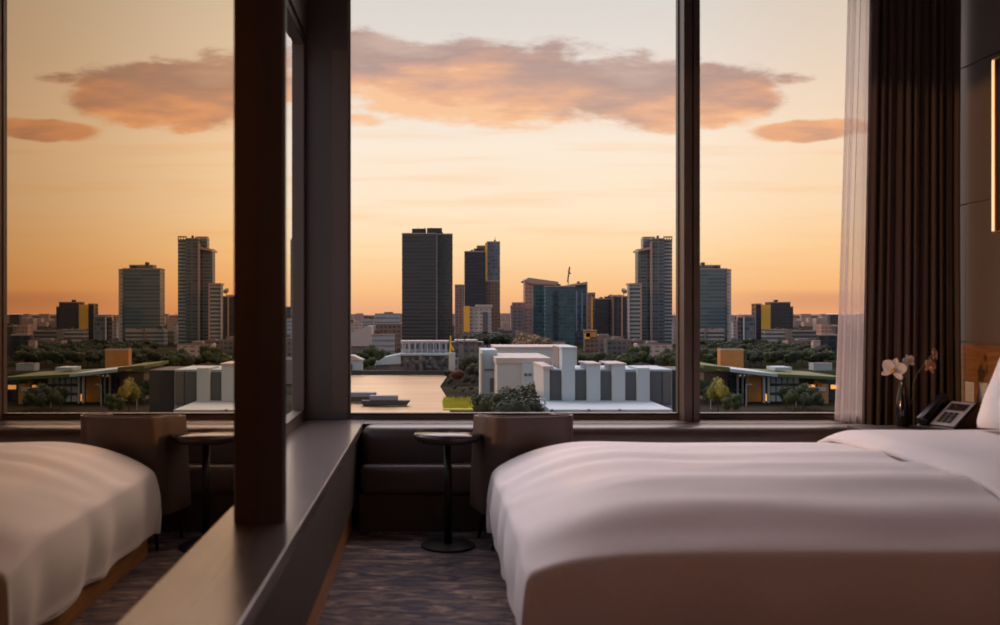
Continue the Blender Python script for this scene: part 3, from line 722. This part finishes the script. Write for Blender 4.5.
# --- left of the middle window
r = tower('apartment_block', 'brown block with a grey upper storey at the left window edge', 'building', [('block', 376, 401.4, 322.5, 720, 24, 'f_brown'), ('roof_house', 374.8, 399.4, 312.4, 722, 16, 'f_paleblue', 322.6), ('roof_slab', 384, 393, 311, 724, 12, 'c_concrete', 313)])
r = tower('apartment_block', 'low grey block under the brown one', 'building', [('block', 371.8, 394.2, 333.6, 600, 16, 'f_paleblue')])
r = tower('apartment_block', 'hazy pale low building at far left of the middle window', 'building', [('block', 341, 361.4, 321.8, 1100, 30, 'f_pale'), ('wing', 361.6, 373.6, 318.6, 1120, 30, 'f_paleblue')])
r = tower('warehouse', 'pale warehouse with a rising slanted roof', 'building', [('block', 330, 371.6, 334, 640, 20, 'c_concrete')])
A, B = at(345, 334, 638), at(371.6, 325, 638)
q = MB(r.location); q.prism([(A.x, A.z - 8), (B.x, A.z - 8), (B.x, B.z), (B.x - 3, B.z), (A.x, A.z)], 638, 658, 'y'); q.build('roof_slab', M['c_warmwhite'], r)
r = tower('riverside_house', 'small white house at the left end of the river', 'house', [('block', 340, 362.4, 359, 440, 10, 'c_white'), ('door', 349.5, 352, 363, 439.6, .6, 'c_dark', 369)])
A, B = at(345, 354.6, 440), at(363.2, 359.2, 440)
q = MB(r.location); q.prism([(at(338, 0, 440).x, B.z), (A.x, A.z), (A.x + 4, A.z), (B.x, B.z)], 439, 450.5, 'y'); q.build('roof_slab', M['c_warmwhite'], r)
r = tower('boat_shed', 'low shed with a broad white slanted roof by the river', 'building', [('block', 376, 400.6, 361, 445, 9, 'c_concrete')])
q = MB(r.location); a, b_, c_, d_ = at(374.4, 364, 444), at(385, 356, 446), at(400.8, 352.4, 448), at(401, 363, 444)
q.prism([(a.x, a.z), (b_.x, b_.z), (c_.x, c_.z), (d_.x, d_.z)], 443.5, 455, 'y'); q.build('roof_slab', M['c_white'], r)
# riverside terrace mall
ml = empty('riverside_mall', (at(425, 312, 435).x, 435, GZ), 'long pale terraced mall with many openings above the river bank', 'building')
q = MB(ml.location)
def mbx(nm, x0, x1, yt, yb, D, dep, mt, par=None):
    q = MB(ml.location); A, B = at(x0, yt, D), at(x1, yb, D); q.box(A.x, B.x, D, D + dep, B.z if yb < 500 else GZ, A.z); return q.build(nm, M[mt], par or ml)
mbx('upper_floor', 401, 448, 341.5, 352.5, 450, 10, 'f_mall'); mbx('roof_slab', 400.5, 449, 339.8, 341.6, 449, 12, 'c_warmwhite'); mbx('terrace', 400, 450, 352.4, 354.4, 442, 18, 'c_white')
mbx('lower_wall', 400.5, 450, 354.4, 999, 444, 12, 'f_oldlow'); mbx('upper_floor', 450, 484, 341, 356, 452, 12, 'f_oldlow'); mbx('roof_slab', 455, 478, 339, 340.6, 451, 14, 'c_warmwhite'); mbx('lower_wall', 450, 486, 356, 999, 452, 10, 'f_mall')
mbx('stair', 419, 422, 354, 372, 440, 4, 'c_concrete')
for i, px in enumerate((402, 408.5, 415, 421.5, 427, 433, 439, 445.5)):
    mbx('column', px, px + .8, 341, 353, 447.5, 1, 'c_white')
rnd = random.Random(3)
q = MB(); 
for i in range(60):
    px = 402 + rnd.random() * 46; D_ = 438 + rnd.random() * 3; w_ = .5 + rnd.random() * 1.6; a = at(px, 356 + rnd.random() * 14, D_)
    q.box(a.x, a.x + w_, D_, D_ + 1, a.z - 1, a.z + .4 * rnd.random())
tag(q.build('bank_rubble', M['c_panel']), 'rough stone rubble along the river bank', 'rubble', kind='stuff')
q = MB(); q.box(at(340, 0, 437).x, at(462, 0, 437).x, 434, 437, GZ, GZ + 2.2); struct(q.build('wall_embankment', M['c_dark']))
# yellow crane by the mall
yc = empty('mobile_crane', (at(452, 312, 430).x, 430, GZ), 'bright yellow crane standing beside the riverside mall', 'crane')
q = MB(yc.location); q.tube([at(450.6, 352, 430), at(450.6, 334.5, 430)], [.45, .3], 6); q.tube([at(450.6, 344, 430), at(453.6, 349.5, 430)], .5, 6); q.build('boom', M['c_yellow'], yc)
q = MB(yc.location); A = at(449, 356, 430); q.box(A.x, A.x + 3, 429, 432, GZ, A.z + 2); q.build('chassis', M['c_cream'], yc)
# fairground-like lattice frame
lt = empty('lattice_frame', (at(461, 312, 434).x, 434, GZ), 'grey lattice frame with a round top beside the yellow crane', 'frame')
q = MB(lt.location)
for k in range(9): q.tube([at(457 + k * 1.1, 372 - k, 434), at(459.5 + k * .4, 343, 434)], .14, 4)
q.build('lattice', M['c_concrete'], lt)
q = MB(lt.location); q.tube([at(461 + 4 * math.cos(t_ * .393), 340 + 3.6 * math.sin(t_ * .393), 434) for t_ in range(17)], .25, 5); q.build('ring', M['c_panel'], lt)
# boats and pontoon
def boat(px, py, L, label):
    p = gp(px, py); r = empty('river_boat', (p.x, p.y, GZ), label, 'boat', 'boats moored near the window')
    q = MB(); q.prism([(-L / 2, .5), (L / 2, .5), (L / 2 + 1.2, 2.0), (-L / 2 - .6, 2.0)], -1.8, 1.8, 'y'); q.build('hull', M['c_dark'], r, bevel=.2)
    q = MB(); q.rbox(-L * .35, L * .3, -1.4, 1.4, 2.0, 3.6, .3, 2); q.build('cabin', M['c_roof_blue'], r)
boat(362, 402, 16, 'long dark boat with a blue grey cabin nearest the left edge of the river'); boat(385, 405.5, 14, 'dark flat boat moored right of the long boat')
# --- white building complex just below the window
wb = empty('white_building', (at(540, 312, 250).x, 250, GZ), 'large white L shaped building with a green tree in front', 'building')
def wbx(nm, x0, x1, yt, D, dep, mt, yb=None, par=None, rt=None):
    q = MB((rt or wb).location); A, B = at(x0, yt, D), at(x1, yt, D); q.box(A.x, B.x, D, D + dep, GZ if yb is None else at(0, yb, D).z, A.z); return q.build(nm, M[mt], par or rt or wb)
wbx('main_block', 497, 551, 358.6, 250, 30, 'c_cream'); wbx('roof_edge', 496, 551.4, 357, 249.5, 31, 'c_warmwhite', 362.4); wbx('side_block', 523, 549.5, 363, 248, 3, 'c_white')
wbx('rear_block', 482, 497.4, 349, 262, 16, 'c_white'); wbx('rear_block', 496, 577, 347.4, 300, 22, 'c_white'); wbx('roof_edge', 495, 577.4, 345.8, 299.5, 23, 'c_warmwhite', 347.6)
wbx('dark_bay', 490, 494.6, 377, 261.6, 1, 'c_panel'); wbx('window_band', 485, 494, 368, 261.6, .6, 'c_panel', 369.5)
for px in (524.5, 529): wbx('window', px, px + 2.6, 372.4, 247.6, .6, 'c_panel', 375)
for px in (537.5, 541): wbx('window', px, px + 2, 377.6, 247.6, .6, 'leaf_mid', 381)
wbx('corner_post', 480.5, 482.4, 352, 260, 2, 'c_warmwhite')
ps = empty('panelled_hall', (at(610, 312, 210).x, 210, GZ), 'white hall with tall dark grey wall panels and a low white roof', 'building')
W = lambda *a, **k: wbx(*a, rt=ps, **k)
W('main_block', 546, 672, 368.4, 211, 16, 'c_white'); W('end_wall', 543.6, 549.6, 366.5, 209, 20, 'c_cream')
W('roof_edge', 543, 553.6, 365.4, 208.6, 20, 'c_warmwhite', 368.2)
W('pillar', 562.2, 575, 347, 209, 10, 'c_white'); W('pillar', 558.6, 563.2, 345.8, 214, 10, 'c_concrete'); W('roof_edge', 561, 577, 346, 208.6, 11, 'c_white', 347.2)
for a, b_, t_ in ((587.2, 600.4, 363.2), (612.6, 625.2, 363.2), (637.4, 649.8, 367)): W('pillar', a, b_, t_, 209, 10, 'c_white')
W('roof_edge', 586, 601.5, 362.4, 208.6, 11, 'c_warmwhite', 364); W('roof_edge', 608, 626.6, 362.4, 208.6, 11, 'c_warmwhite', 364)
for a, b_, t_ in ((550, 562.2, 369.6), (575, 587.4, 369.6), (600.4, 612.6, 370.4), (625.2, 637.6, 371)): W('wall_panel', a, b_, t_, 210.4, 1, 'c_panel', 404)
for a, b_ in ((649.8, 661.6), (662.4, 671.4)): W('wall_panel', a, b_, 370.4, 210.4, 1, 'c_panel', 404)
W('side_wall', 672, 697, 369, 212, 15, 'c_dark'); 
for (px, py) in ((640, 366.4), (655, 368)): W('roof_box', px, px + 9, py, 216, 6, 'c_white')
q = MB(ps.location); A, B = at(546, 405.6, 196), at(665, 405.6, 196); q.box(A.x, B.x, 190, 210.5, GZ, A.z); q.build('low_roof', M['c_white'], ps)
for px in (551, 588, 619): wbx('roof_vent', px, px + 2.4, 408.4, 189.5, 1, 'c_panel', 410, rt=ps)
# railing
rl = empty('yard_railing', (at(532, 312, 200).x, 200, GZ), 'pale yellow railing frame left of the panelled hall', 'railing')
q = MB(rl.location)
for (a, b_) in (((526, 398.5), (545, 398.5)), ((526, 398.5), (526, 420)), ((526, 398.5), (536, 411)), ((545, 398.5), (545, 420))): q.tube([at(*a, 200), at(*b_, 200)], .25, 6)
q.build('rail', M['c_cream'], rl)

# --- long low building behind the right window
lb_ = empty('low_pavilion', (at(790, 312, 300).x, 300, GZ), 'long low pavilion with a pale roof edge, columns and lit windows', 'building')
L_ = lambda *a, **k: wbx(*a, rt=lb_, **k)
for i, (xa, ya, xb, yb_) in enumerate(((700, 363.4, 726, 365.6), (726, 367, 773, 372.2), (773, 372, 840, 375.4))):
    A, B = at(xa, ya, 300), at(xb, yb_, 300); z0 = min(A.z, B.z)
    q = MB(lb_.location); q.prism([(A.x, A.z), (B.x, B.z), (B.x, B.z - 1.0), (A.x, A.z - 1.0)], 296, 325, 'y'); q.build('roof_slab', M[('c_green_roof', 'c_white', 'c_green_roof')[i]], lb_)
L_('wall', 731, 842, 376, 309, 10, 'f_teal_dark'); L_('orange_wall', 748.6, 761.4, 375, 304, 3, 'c_orange'); L_('wall', 704, 737, 372, 312, 10, 'c_panel')
for px in (737.6, 742.5, 746.4): L_('column', px, px + 1.2, 371, 299, 1, 'c_concrete')
for px in (763.6, 768): L_('column', px, px + 1.8, 376, 300, 1, 'c_cream')
L_('orange_door', 765.6, 768, 393, 302, 1, 'lit_window', 400)
for j in range(3):
    for i in range(5 if j == 0 else 2): L_('white_window', 771 + i * 5.8, 775.4 + i * 5.8, 376.4 + j * 9, 303, 1, 'c_white', 382.4 + j * 9)
L_('window_wall', 770.4, 800, 375.4, 303.6, 2, 'f_charcoal')
L_('orange_wall', 821.6, 828.4, 383, 298, 3, 'c_orange'); L_('lit_sign', 816, 826, 386, 297.4, .6, 'c_cream', 390)
for i, px in enumerate((807, 812, 832, 836)): L_('lit_window', px, px + 3, 384, 301, 1, 'lit_window', 388)
L_('roof_ridge', 775, 792, 366.2, 312, 8, 'c_white', 369.5)
q = MB(); a = gp(772, 372); q.box(at(772, 0, 420).x, at(814, 0, 420).x, 420, 470, GZ, GZ + .5); tag(q.build('lawn', M['c_green_roof']), 'short green lawn strip behind the pavilion roof', 'lawn', kind='stuff')
# cars' and street strip
def lamp_post(px, yt, D, i):
    A = at(px, yt, D); r = empty('street_lamp', (A.x, D, GZ), ('thin pale street lamp in front of the pavilion wall', 'pale street lamp left of the yellow tree', 'pale street lamp right of the pavilion window wall')[i], 'street lamp', 'street lamps by the pavilion')
    q = MB(); q.tube([(0, 0, 0), (0, 0, A.z - GZ)], [.16, .1], 8); q.build('pole', M['c_warmwhite'], r)
    q = MB(); q.tube([(0, 0, A.z - GZ), (1.2, 0, A.z - GZ + .2)], .1, 6); q.rbox(1.0, 1.8, -.15, .15, A.z - GZ + .1, A.z - GZ + .3, .05, 2); q.build('lamp_head', M['c_warmwhite'], r)
lamp_post(746.2, 384, 290, 0); lamp_post(710.6, 388, 280, 1); lamp_post(796, 386, 288, 2)

# --- small things seen in the narrow side window, left of the corner column
r = tower('residential_tower', 'slim pale green tower seen through the narrow side window', 'tower', [('tower_body', 290.4, 299.6, 239, 900, 10, 'f_greenglass'), ('crown', 291.6, 298, 236.6, 902, 6, 'c_concrete', 240)]); spire(r, 294.6, 233, 238, 903)
for i, (a, b_, t_, D_, mt, lb0) in enumerate(((262, 293, 306, 1000, 'f_charcoal', 'dark block left of the slim green tower'), (286, 306, 318, 800, 'f_paleblue', 'blue grey block at the foot of the slim green tower'),
        (278, 309, 337, 560, 'f_oldlow', 'low old grey block in the narrow side window'), (270, 312, 358, 380, 'c_concrete', 'flat concrete roof at the bottom of the narrow side window'), (200, 262, 300, 1000, 'f_brown', 'wide brown block hidden far left of the side window'))[:4]):
    tower('apartment_block', lb0, 'building', [('block', a, b_, t_, D_, 18, mt)])

# ------------------------------------------------------------------ trees
def tree_mesh(kind, seed):
    rnd = random.Random(seed); q = MB(); q.cur = 0
    q.tube([(0, 0, 0), (.1, 0, 3), (0, .1, 6)], [.35, .26, .18], 6)
    q.cur = 1; blobs = []
    for k in range(8):
        a = rnd.random() * 6.28; rr = 2.6 * rnd.random(); blobs.append((Vector((rr * math.cos(a), rr * math.sin(a), 5 + 3.4 * rnd.random())), 1.7 + 1.1 * rnd.random()))
    for c, R in blobs:
        n = 8
        def f(u, v_):
            th = u * 2 * math.pi; ph_ = v_ * math.pi; d_ = Vector((math.sin(ph_) * math.cos(th), math.sin(ph_) * math.sin(th), math.cos(ph_)))
            return c + d_ * R * (.72 + .3 * noise.noise(d_ * 2.3 + c))
        q.grid(f, 10, 7)
        for j in range(95):
            d_ = Vector((rnd.gauss(0, 1), rnd.gauss(0, 1), rnd.gauss(0, 1))).normalized(); p = c + d_ * R * (.8 + .3 * rnd.random())
            s_ = .28 + .25 * rnd.random(); t1 = d_.orthogonal().normalized(); t1.rotate(Matrix.Rotation(rnd.random() * 6.28, 3, d_)); t2 = d_.cross(t1)
            t2 = (t2 + d_ * (rnd.random() - .5)).normalized()
            q.face([p - t1 * s_, p - t2 * s_ * .6, p + t1 * s_, p + t2 * s_ * .6])
    return q
protos = {}
def tree(px, pbase, ptop, D, kind, label, group, wide=1.0):
    v_ = random.randrange(3); key = (kind, v_)
    z0 = GZ; h_ = at(0, ptop, D).z - z0; x_ = (px - 430) / F * D
    if key not in protos:
        q = tree_mesh(kind, hash(key) % 1000 if False else v_ * 17 + len(kind)); o = q.build('tree', [M['trunk'], M[kind]]); protos[key] = o
        # crown and trunk live in one continuous mesh
    else: o = protos[key].copy(); col.objects.link(o)
    s_ = h_ / 10.0
    o.location = (x_, D, z0); o.scale = (s_ * wide, s_ * wide, s_); o.rotation_euler = (0, 0, random.random() * 6.28)
    tag(o, label, 'tree', group); return o
# --- far skyline and hills
q = MB(); rnd = random.Random(11); hx = []
N = 120
for i in range(N + 1):
    a = -4200 + i * 110; hx.append((a, 14 + 26 * noise.noise(Vector((i * .09, 3.3, 0))) + 12 * noise.noise(Vector((i * .4, 8, 0)))))
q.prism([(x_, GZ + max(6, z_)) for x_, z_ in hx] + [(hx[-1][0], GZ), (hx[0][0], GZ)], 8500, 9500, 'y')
struct(q.build('hills', M['far_hill_haze']))
q = MB()
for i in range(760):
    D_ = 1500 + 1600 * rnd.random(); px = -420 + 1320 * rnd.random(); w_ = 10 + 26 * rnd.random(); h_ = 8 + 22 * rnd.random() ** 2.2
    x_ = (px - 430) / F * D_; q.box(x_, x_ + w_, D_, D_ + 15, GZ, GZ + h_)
tag(q.build('distant_town', M['f_far_haze']), 'countless tiny low buildings far off along the horizon', 'town', kind='stuff')
# mid-distance blocks, one object each
midl = ['low grey block', 'low brown block', 'low pale block', 'low pinkish block']
spots = [(520, 333, 760), (531, 337, 700), (548, 341, 640), (606, 336, 720), (618, 339, 660), (640, 340, 700), (655, 343, 620), (733, 338, 900), (775, 341, 900), (502, 330, 900), (498, 334, 760), (806, 340, 700)]
proto = {}
for i, (px, py, D_) in enumerate(spots):
    k = i % 4
    if k not in proto:
        c_ = at(px, 312, D_); e_ = bpy.data.objects.new('small_block', None); col.objects.link(e_); proto[k] = e_
        q = MB(); w_ = 8 + 2 * k; q.box(-w_, w_, 0, 12, 0, 10); bo = q.build('block', M[('f_oldlow', 'f_brown', 'f_pale', 'f_pinkgrey')[k]], e_)
        q = MB(); q.box(-w_ * .4, w_ * .2, 2, 8, 10, 12); q.box(-w_ - .3, w_ + .3, -.3, .4, 9.6, 10.6); q.build('roof_house', M['c_concrete'], e_); o = e_
    else: o = copy_tree(proto[k])
    o.location = ((px - 430) / F * D_, D_, GZ); o.scale = (1, 1, (at(0, py, D_).z - GZ) / 10)
    tag(o, midl[k] + ' half hidden by trees at the foot of the towers', 'building', 'low blocks among the trees')

GT = 'dark bushy tree in the green belt behind the pavilion'
for i in range(84):
    px = 694 + (i % 21) * 6.6 + random.random() * 4; row = i // 21
    D = (492, 540, 600, 690)[row] + random.random() * 35
    tree(px, 0, 312 + (H + 0 - (GZ + 7.5 + 3 * random.random())) * F / D, D, ('leaf_dark', 'leaf_dark', 'leaf_mid')[i % 3], GT, 'green belt behind the pavilion', 1.25)
for i in range(20):
    px = 578 + i * 5.2 + random.random() * 3; D = 430 + random.random() * 90
    tree(px, 0, 350 + random.random() * 6, D, ('leaf_dark', 'leaf_mid')[i % 3 == 0], 'bushy green tree behind the panelled hall roof', 'trees behind the panelled hall', 1.2)
for px, py, D in ((633, 345, 520), (645, 343.5, 560), (668, 347, 480), (676, 350, 470)):
    tree(px, 0, py, D, 'leaf_mid', 'taller green tree behind the right end of the panelled hall', 'taller trees behind the panelled hall')
for px, py, D in ((366, 346, 500), (373, 343.5, 505), (380, 348, 490), (388, 350, 480), (358, 350, 490), (371, 356, 462), (365, 358, 460)):
    tree(px, 0, py, D, 'leaf_mid', 'green tree between the riverside house and the boat shed', 'trees left of the mall')
for px, py, D in ((470, 333, 700), (478, 331, 720), (487, 332.5, 700), (496, 333, 690), (505, 332, 700), (462, 334, 720), (512, 335, 690)):
    tree(px, 0, py, D, 'leaf_dark', 'dark tree at the foot of the stepped skyscraper', 'trees at the foot of the stepped skyscraper', 1.5)
for px, py, D in ((519, 334, 620), (526, 331.5, 640), (534, 333, 620), (541, 335, 600), (530, 338, 560)):
    tree(px, 0, py, D, 'leaf_autumn', 'pale brown tree below the rose coloured slab', 'pale brown trees', 1.2)
tree(458, 0, 368.5, 375, 'leaf_rust', 'round rust red tree at the river edge', None, 1.5)
for px, py, D in ((450, 377, 365), (467, 374, 370), (455, 384, 345), (463, 387, 335), (471, 385, 340), (474, 378, 372), (448, 369, 405), (463, 361, 425), (480, 365, 380), (478, 392, 320), (473, 362, 400), (469, 354, 415), (476, 356, 412)):
    tree(px, 0, py, D, 'leaf_dark', 'dark tree crowding the rust red one at the river edge', 'dark trees at the river edge', 1.2)
for px, py, D in ((515, 385, 215), (508, 392, 205), (523, 390, 212), (531, 383, 228), (539, 386, 232), (516, 396, 190), (485, 392, 220), (503, 400, 190), (525, 398, 196)):
    tree(px, 0, py, D, 'leaf_dark', 'bushy dark green tree in front of the white building', 'trees before the white building', 1.0)
tree(718, 0, 374, 270, 'leaf_yellow', 'yellow green tree beside the pavilion', None, .75)
for px, py, D in ((786, 385, 282), (793, 388, 276), (803, 382, 284), (812, 386, 280), (806, 391, 270), (818, 392, 276)):
    tree(px, 0, py, D, ('leaf_dark', 'leaf_mid')[px % 2], 'dark green tree against the pavilion windows', 'trees before the pavilion', 1.0)
for px, py, D in ((703, 378, 300), (709, 384, 290), (735, 392, 262), (727, 396, 258)):
    tree(px, 0, py, D, 'leaf_mid', 'small green tree near the dark mullion', 'small trees near the mullion', .9)
q = MB(); rnd = random.Random(5)
for i in range(900):
    py = 400 + rnd.random() * 9; px = 443 + rnd.random() * 34; p = gp(px, py); h_ = .8 + rnd.random() * 1.2; w_ = .25
    q.face([(p.x - w_, p.y, GZ), (p.x + w_, p.y, GZ), (p.x + w_ * .3, p.y, GZ + h_)])
q.box(gp(443, 410).x, gp(478, 410).x, gp(0, 410).y, gp(0, 400).y, GZ, GZ + .5)
tag(q.build('reed_bed', M['reeds']), 'yellow green reeds on the near river bank', 'reeds', kind='stuff')
# ------------------------------------------------------------------ sky
wd = bpy.data.worlds.new('sunset_sky'); sc.world = wd; wd.use_nodes = True
nt = wd.node_tree; bg = nt.nodes['Background']
tc = nt.nodes.new('ShaderNodeTexCoord'); sp = nt.nodes.new('ShaderNodeSeparateXYZ'); nt.links.new(tc.outputs['Generated'], sp.inputs[0])
x, y, z = sp.outputs
ys = mth(nt, 'MAXIMUM', y, .08)
U = mth(nt, 'MULTIPLY', mth(nt, 'DIVIDE', x, ys), 9.0)     # azimuth measure, tenths
V = mth(nt, 'MULTIPLY', mth(nt, 'DIVIDE', z, ys), 9.0)     # height measure: 0 horizon, 3.12 top of the view
elev = mth(nt, 'MAXIMUM', z, 0)
grad = ramp(nt, elev, [(0, (.88, .42, .22)), (.025, (1.0, .56, .26)), (.065, (1.05, .73, .42)), (.11, (1.05, .83, .60)), (.18, (1.02, .86, .71)), (.26, (.86, .77, .71)), (.34, (.73, .69, .66)), (.50, (1.0, .84, .91)), (1.0, (.9, .79, .92))])
# cloud field
cxyz = nt.nodes.new('ShaderNodeCombineXYZ'); nt.links.new(U, cxyz.inputs[0]); nt.links.new(V, cxyz.inputs[1])
n1 = nz(nt, mapping(nt, cxyz.outputs[0], (.55, 1.5, 1)), 1.0, 8, .6, .3)
n2 = nz(nt, mapping(nt, cxyz.outputs[0], (.9, 2.6, 1)), 2.0, 6, .62, .2)
n1c = mth(nt, 'SUBTRACT', n1, .5); n2c = mth(nt, 'SUBTRACT', n2, .5)
def blob(cx, cy, rx, ry, amp=1.0, tilt=0.0):
    dx = mth(nt, 'SUBTRACT', U, cx); dy = mth(nt, 'SUBTRACT', V, cy)
    dy = mth(nt, 'SUBTRACT', dy, mth(nt, 'MULTIPLY', dx, tilt))
    a = mth(nt, 'POWER', mth(nt, 'ABSOLUTE', mth(nt, 'DIVIDE', dx, rx)), 2.0)
    b_ = mth(nt, 'POWER', mth(nt, 'ABSOLUTE', mth(nt, 'DIVIDE', dy, ry)), 2.0)
    return mth(nt, 'MULTIPLY', mth(nt, 'SUBTRACT', 1, mth(nt, 'ADD', a, b_)), amp)
def pxb(px, py, rx, ry, amp=1, tilt=0): return blob((px - 430) / 100, (312 - py) / 100, rx / 100, ry / 100, amp, tilt)
bl = [pxb(510, 80, 260, 50, 1, -.05), pxb(650, 92, 130, 42, 1, -.04), pxb(375, 62, 80, 38, 1, -.1), pxb(740, 90, 60, 30, .8),
      pxb(815, 130, 75, 13, .9, .06), pxb(400, 104, 60, 16, .6), pxb(365, 118, 40, 9, .5), pxb(790, 78, 50, 9, .55, .08), pxb(250, 80, 90, 30, .9)]
dens = bl[0]
for q_ in bl[1:]: dens = mth(nt, 'MAXIMUM', dens, q_)
dens = mth(nt, 'ADD', mth(nt, 'MAXIMUM', dens, -1.2), mth(nt, 'ADD', mth(nt, 'MULTIPLY', n1c, 2.4), mth(nt, 'MULTIPLY', n2c, 1.3)))
sm = nt.nodes.new('ShaderNodeMapRange'); sm.interpolation_type = 'SMOOTHSTEP'; sm.inputs[1].default_value = .05; sm.inputs[2].default_value = .55; nt.links.new(dens, sm.inputs[0])
# underside glows orange, core is mauve: shade by the height inside the cloud
n3 = nz(nt, mapping(nt, cxyz.outputs[0], (.5, 2.0, 1)), 1.6, 5, .55)
low = mth(nt, 'ADD', mth(nt, 'MULTIPLY', mth(nt, 'SUBTRACT', V, mth(nt, 'MULTIPLY_ADD', U, -.09, 2.45)), -1.0), mth(nt, 'MULTIPLY_ADD', n3, 1.9, -.85))
cc = ramp(nt, mth(nt, 'ADD', low, .45, clamp=True), [(.0, (.60, .42, .36)), (.35, (.47, .31, .28)), (.6, (.62, .36, .28)), (.85, (.88, .46, .27)), (1, (1.0, .58, .33))])
cov = mth(nt, 'MULTIPLY', sm.outputs[0], .92)
skyc = mix(nt, cov, grad, cc)
# faint haze bands low on the right and cirrus streaks
band = mth(nt, 'MULTIPLY', mth(nt, 'SUBTRACT', 1, mth(nt, 'POWER', mth(nt, 'DIVIDE', mth(nt, 'SUBTRACT', V, .13), .11), 2.0)), .9, clamp=True)
sd = nt.nodes.new('ShaderNodeMapRange'); sd.interpolation_type = 'SMOOTHSTEP'; sd.inputs[1].default_value = 2.6; sd.inputs[2].default_value = 3.8; nt.links.new(U, sd.inputs[0])
skyc = mix(nt, mth(nt, 'MULTIPLY', band, mth(nt, 'MULTIPLY', sd.outputs[0], .75)), skyc, (.72, .36, .22))
n4 = nz(nt, mapping(nt, cxyz.outputs[0], (.35, 5.0, 1)), 1.4, 4, .5)
st = mth(nt, 'MULTIPLY', mth(nt, 'MULTIPLY', mth(nt, 'SUBTRACT', n4, .5, clamp=True), 1.6, clamp=True), mth(nt, 'SUBTRACT', 1.6, mth(nt, 'ABSOLUTE', mth(nt, 'SUBTRACT', V, 1.1)), clamp=True))
skyc = mix(nt, st, skyc, (1.0, .55, .25))
# towards the far right the low glow turns a little deeper
lf = nt.nodes.new('ShaderNodeMapRange'); lf.interpolation_type = 'SMOOTHSTEP'; lf.inputs[1].default_value = 2.0; lf.inputs[2].default_value = 4.2; nt.links.new(U, lf.inputs[0])
mm = nt.nodes.new('ShaderNodeMix'); mm.data_type = 'RGBA'; mm.blend_type = 'MULTIPLY'; nt.links.new(mth(nt, 'MULTIPLY', lf.outputs[0], .9), mm.inputs[0]); nt.links.new(skyc, mm.inputs[6]); mm.inputs[7].default_value = (.97, .86, .74, 1); skyc = mm.outputs[2]
# the high sky and the side away from the sunset
fy = nt.nodes.new('ShaderNodeMapRange'); fy.interpolation_type = 'SMOOTHSTEP'; fy.inputs[1].default_value = .25; fy.inputs[2].default_value = .6; nt.links.new(y, fy.inputs[0])
hi = nt.nodes.new('ShaderNodeMapRange'); hi.interpolation_type = 'SMOOTHSTEP'; hi.inputs[1].default_value = .345; hi.inputs[2].default_value = .50; hi.inputs[3].default_value = 1.0; hi.inputs[4].default_value = 4.8; nt.links.new(z, hi.inputs[0])
bk = nt.nodes.new('ShaderNodeMapRange'); bk.interpolation_type = 'SMOOTHSTEP'; bk.inputs[1].default_value = -.2; bk.inputs[2].default_value = .3; nt.links.new(y, bk.inputs[0])
ecol = ramp(nt, elev, [(0, (.42, .38, .40)), (.15, (.46, .49, .56)), (1, (.36, .40, .50))])
front = nt.nodes.new('ShaderNodeVectorMath'); front.operation = 'SCALE'; nt.links.new(skyc, front.inputs[0]); nt.links.new(mth(nt, 'ADD', mth(nt, 'MULTIPLY', mth(nt, 'SUBTRACT', hi.outputs[0], 1), fy.outputs[0]), 1), front.inputs['Scale'])
fin = mix(nt, bk.outputs[0], ecol, front.outputs[0])
nt.links.new(fin, bg.inputs[0]); bg.inputs[1].default_value = 1.0
S = bpy.data.lights.new('sun', 'SUN'); S.energy = .9; S.color = (1, .48, .20); S.angle = math.radians(1.5)
so = bpy.data.objects.new('sun', S); col.objects.link(so); so.rotation_euler = Vector((.93, .36, -.07)).to_track_quat('-Z', 'Y').to_euler()

# ------------------------------------------------------------------ camera
cam = bpy.data.cameras.new('camera'); co = bpy.data.objects.new('camera', cam); col.objects.link(co)
co.location = (0, 0, H); co.rotation_euler = (math.radians(90), 0, 0)
cam.sensor_width = 36; cam.lens = F * 36 / 1000; cam.shift_x = .07; cam.shift_y = 0.0005; cam.clip_end = 30000; cam.clip_start = .05
cam.dof.use_dof = True; cam.dof.focus_distance = 12; cam.dof.aperture_fstop = 2.2
sc.camera = co
vs = sc.view_settings; vs.view_transform = 'Standard'; vs.look = 'None'; vs.gamma = 1; vs.use_curve_mapping = False; vs.exposure = 0.0
cy = sc.cycles; cy.max_bounces = 10; cy.diffuse_bounces = 5; cy.glossy_bounces = 5; cy.transparent_max_bounces = 12
cy.use_denoising = True; cy.sample_clamp_indirect = 4
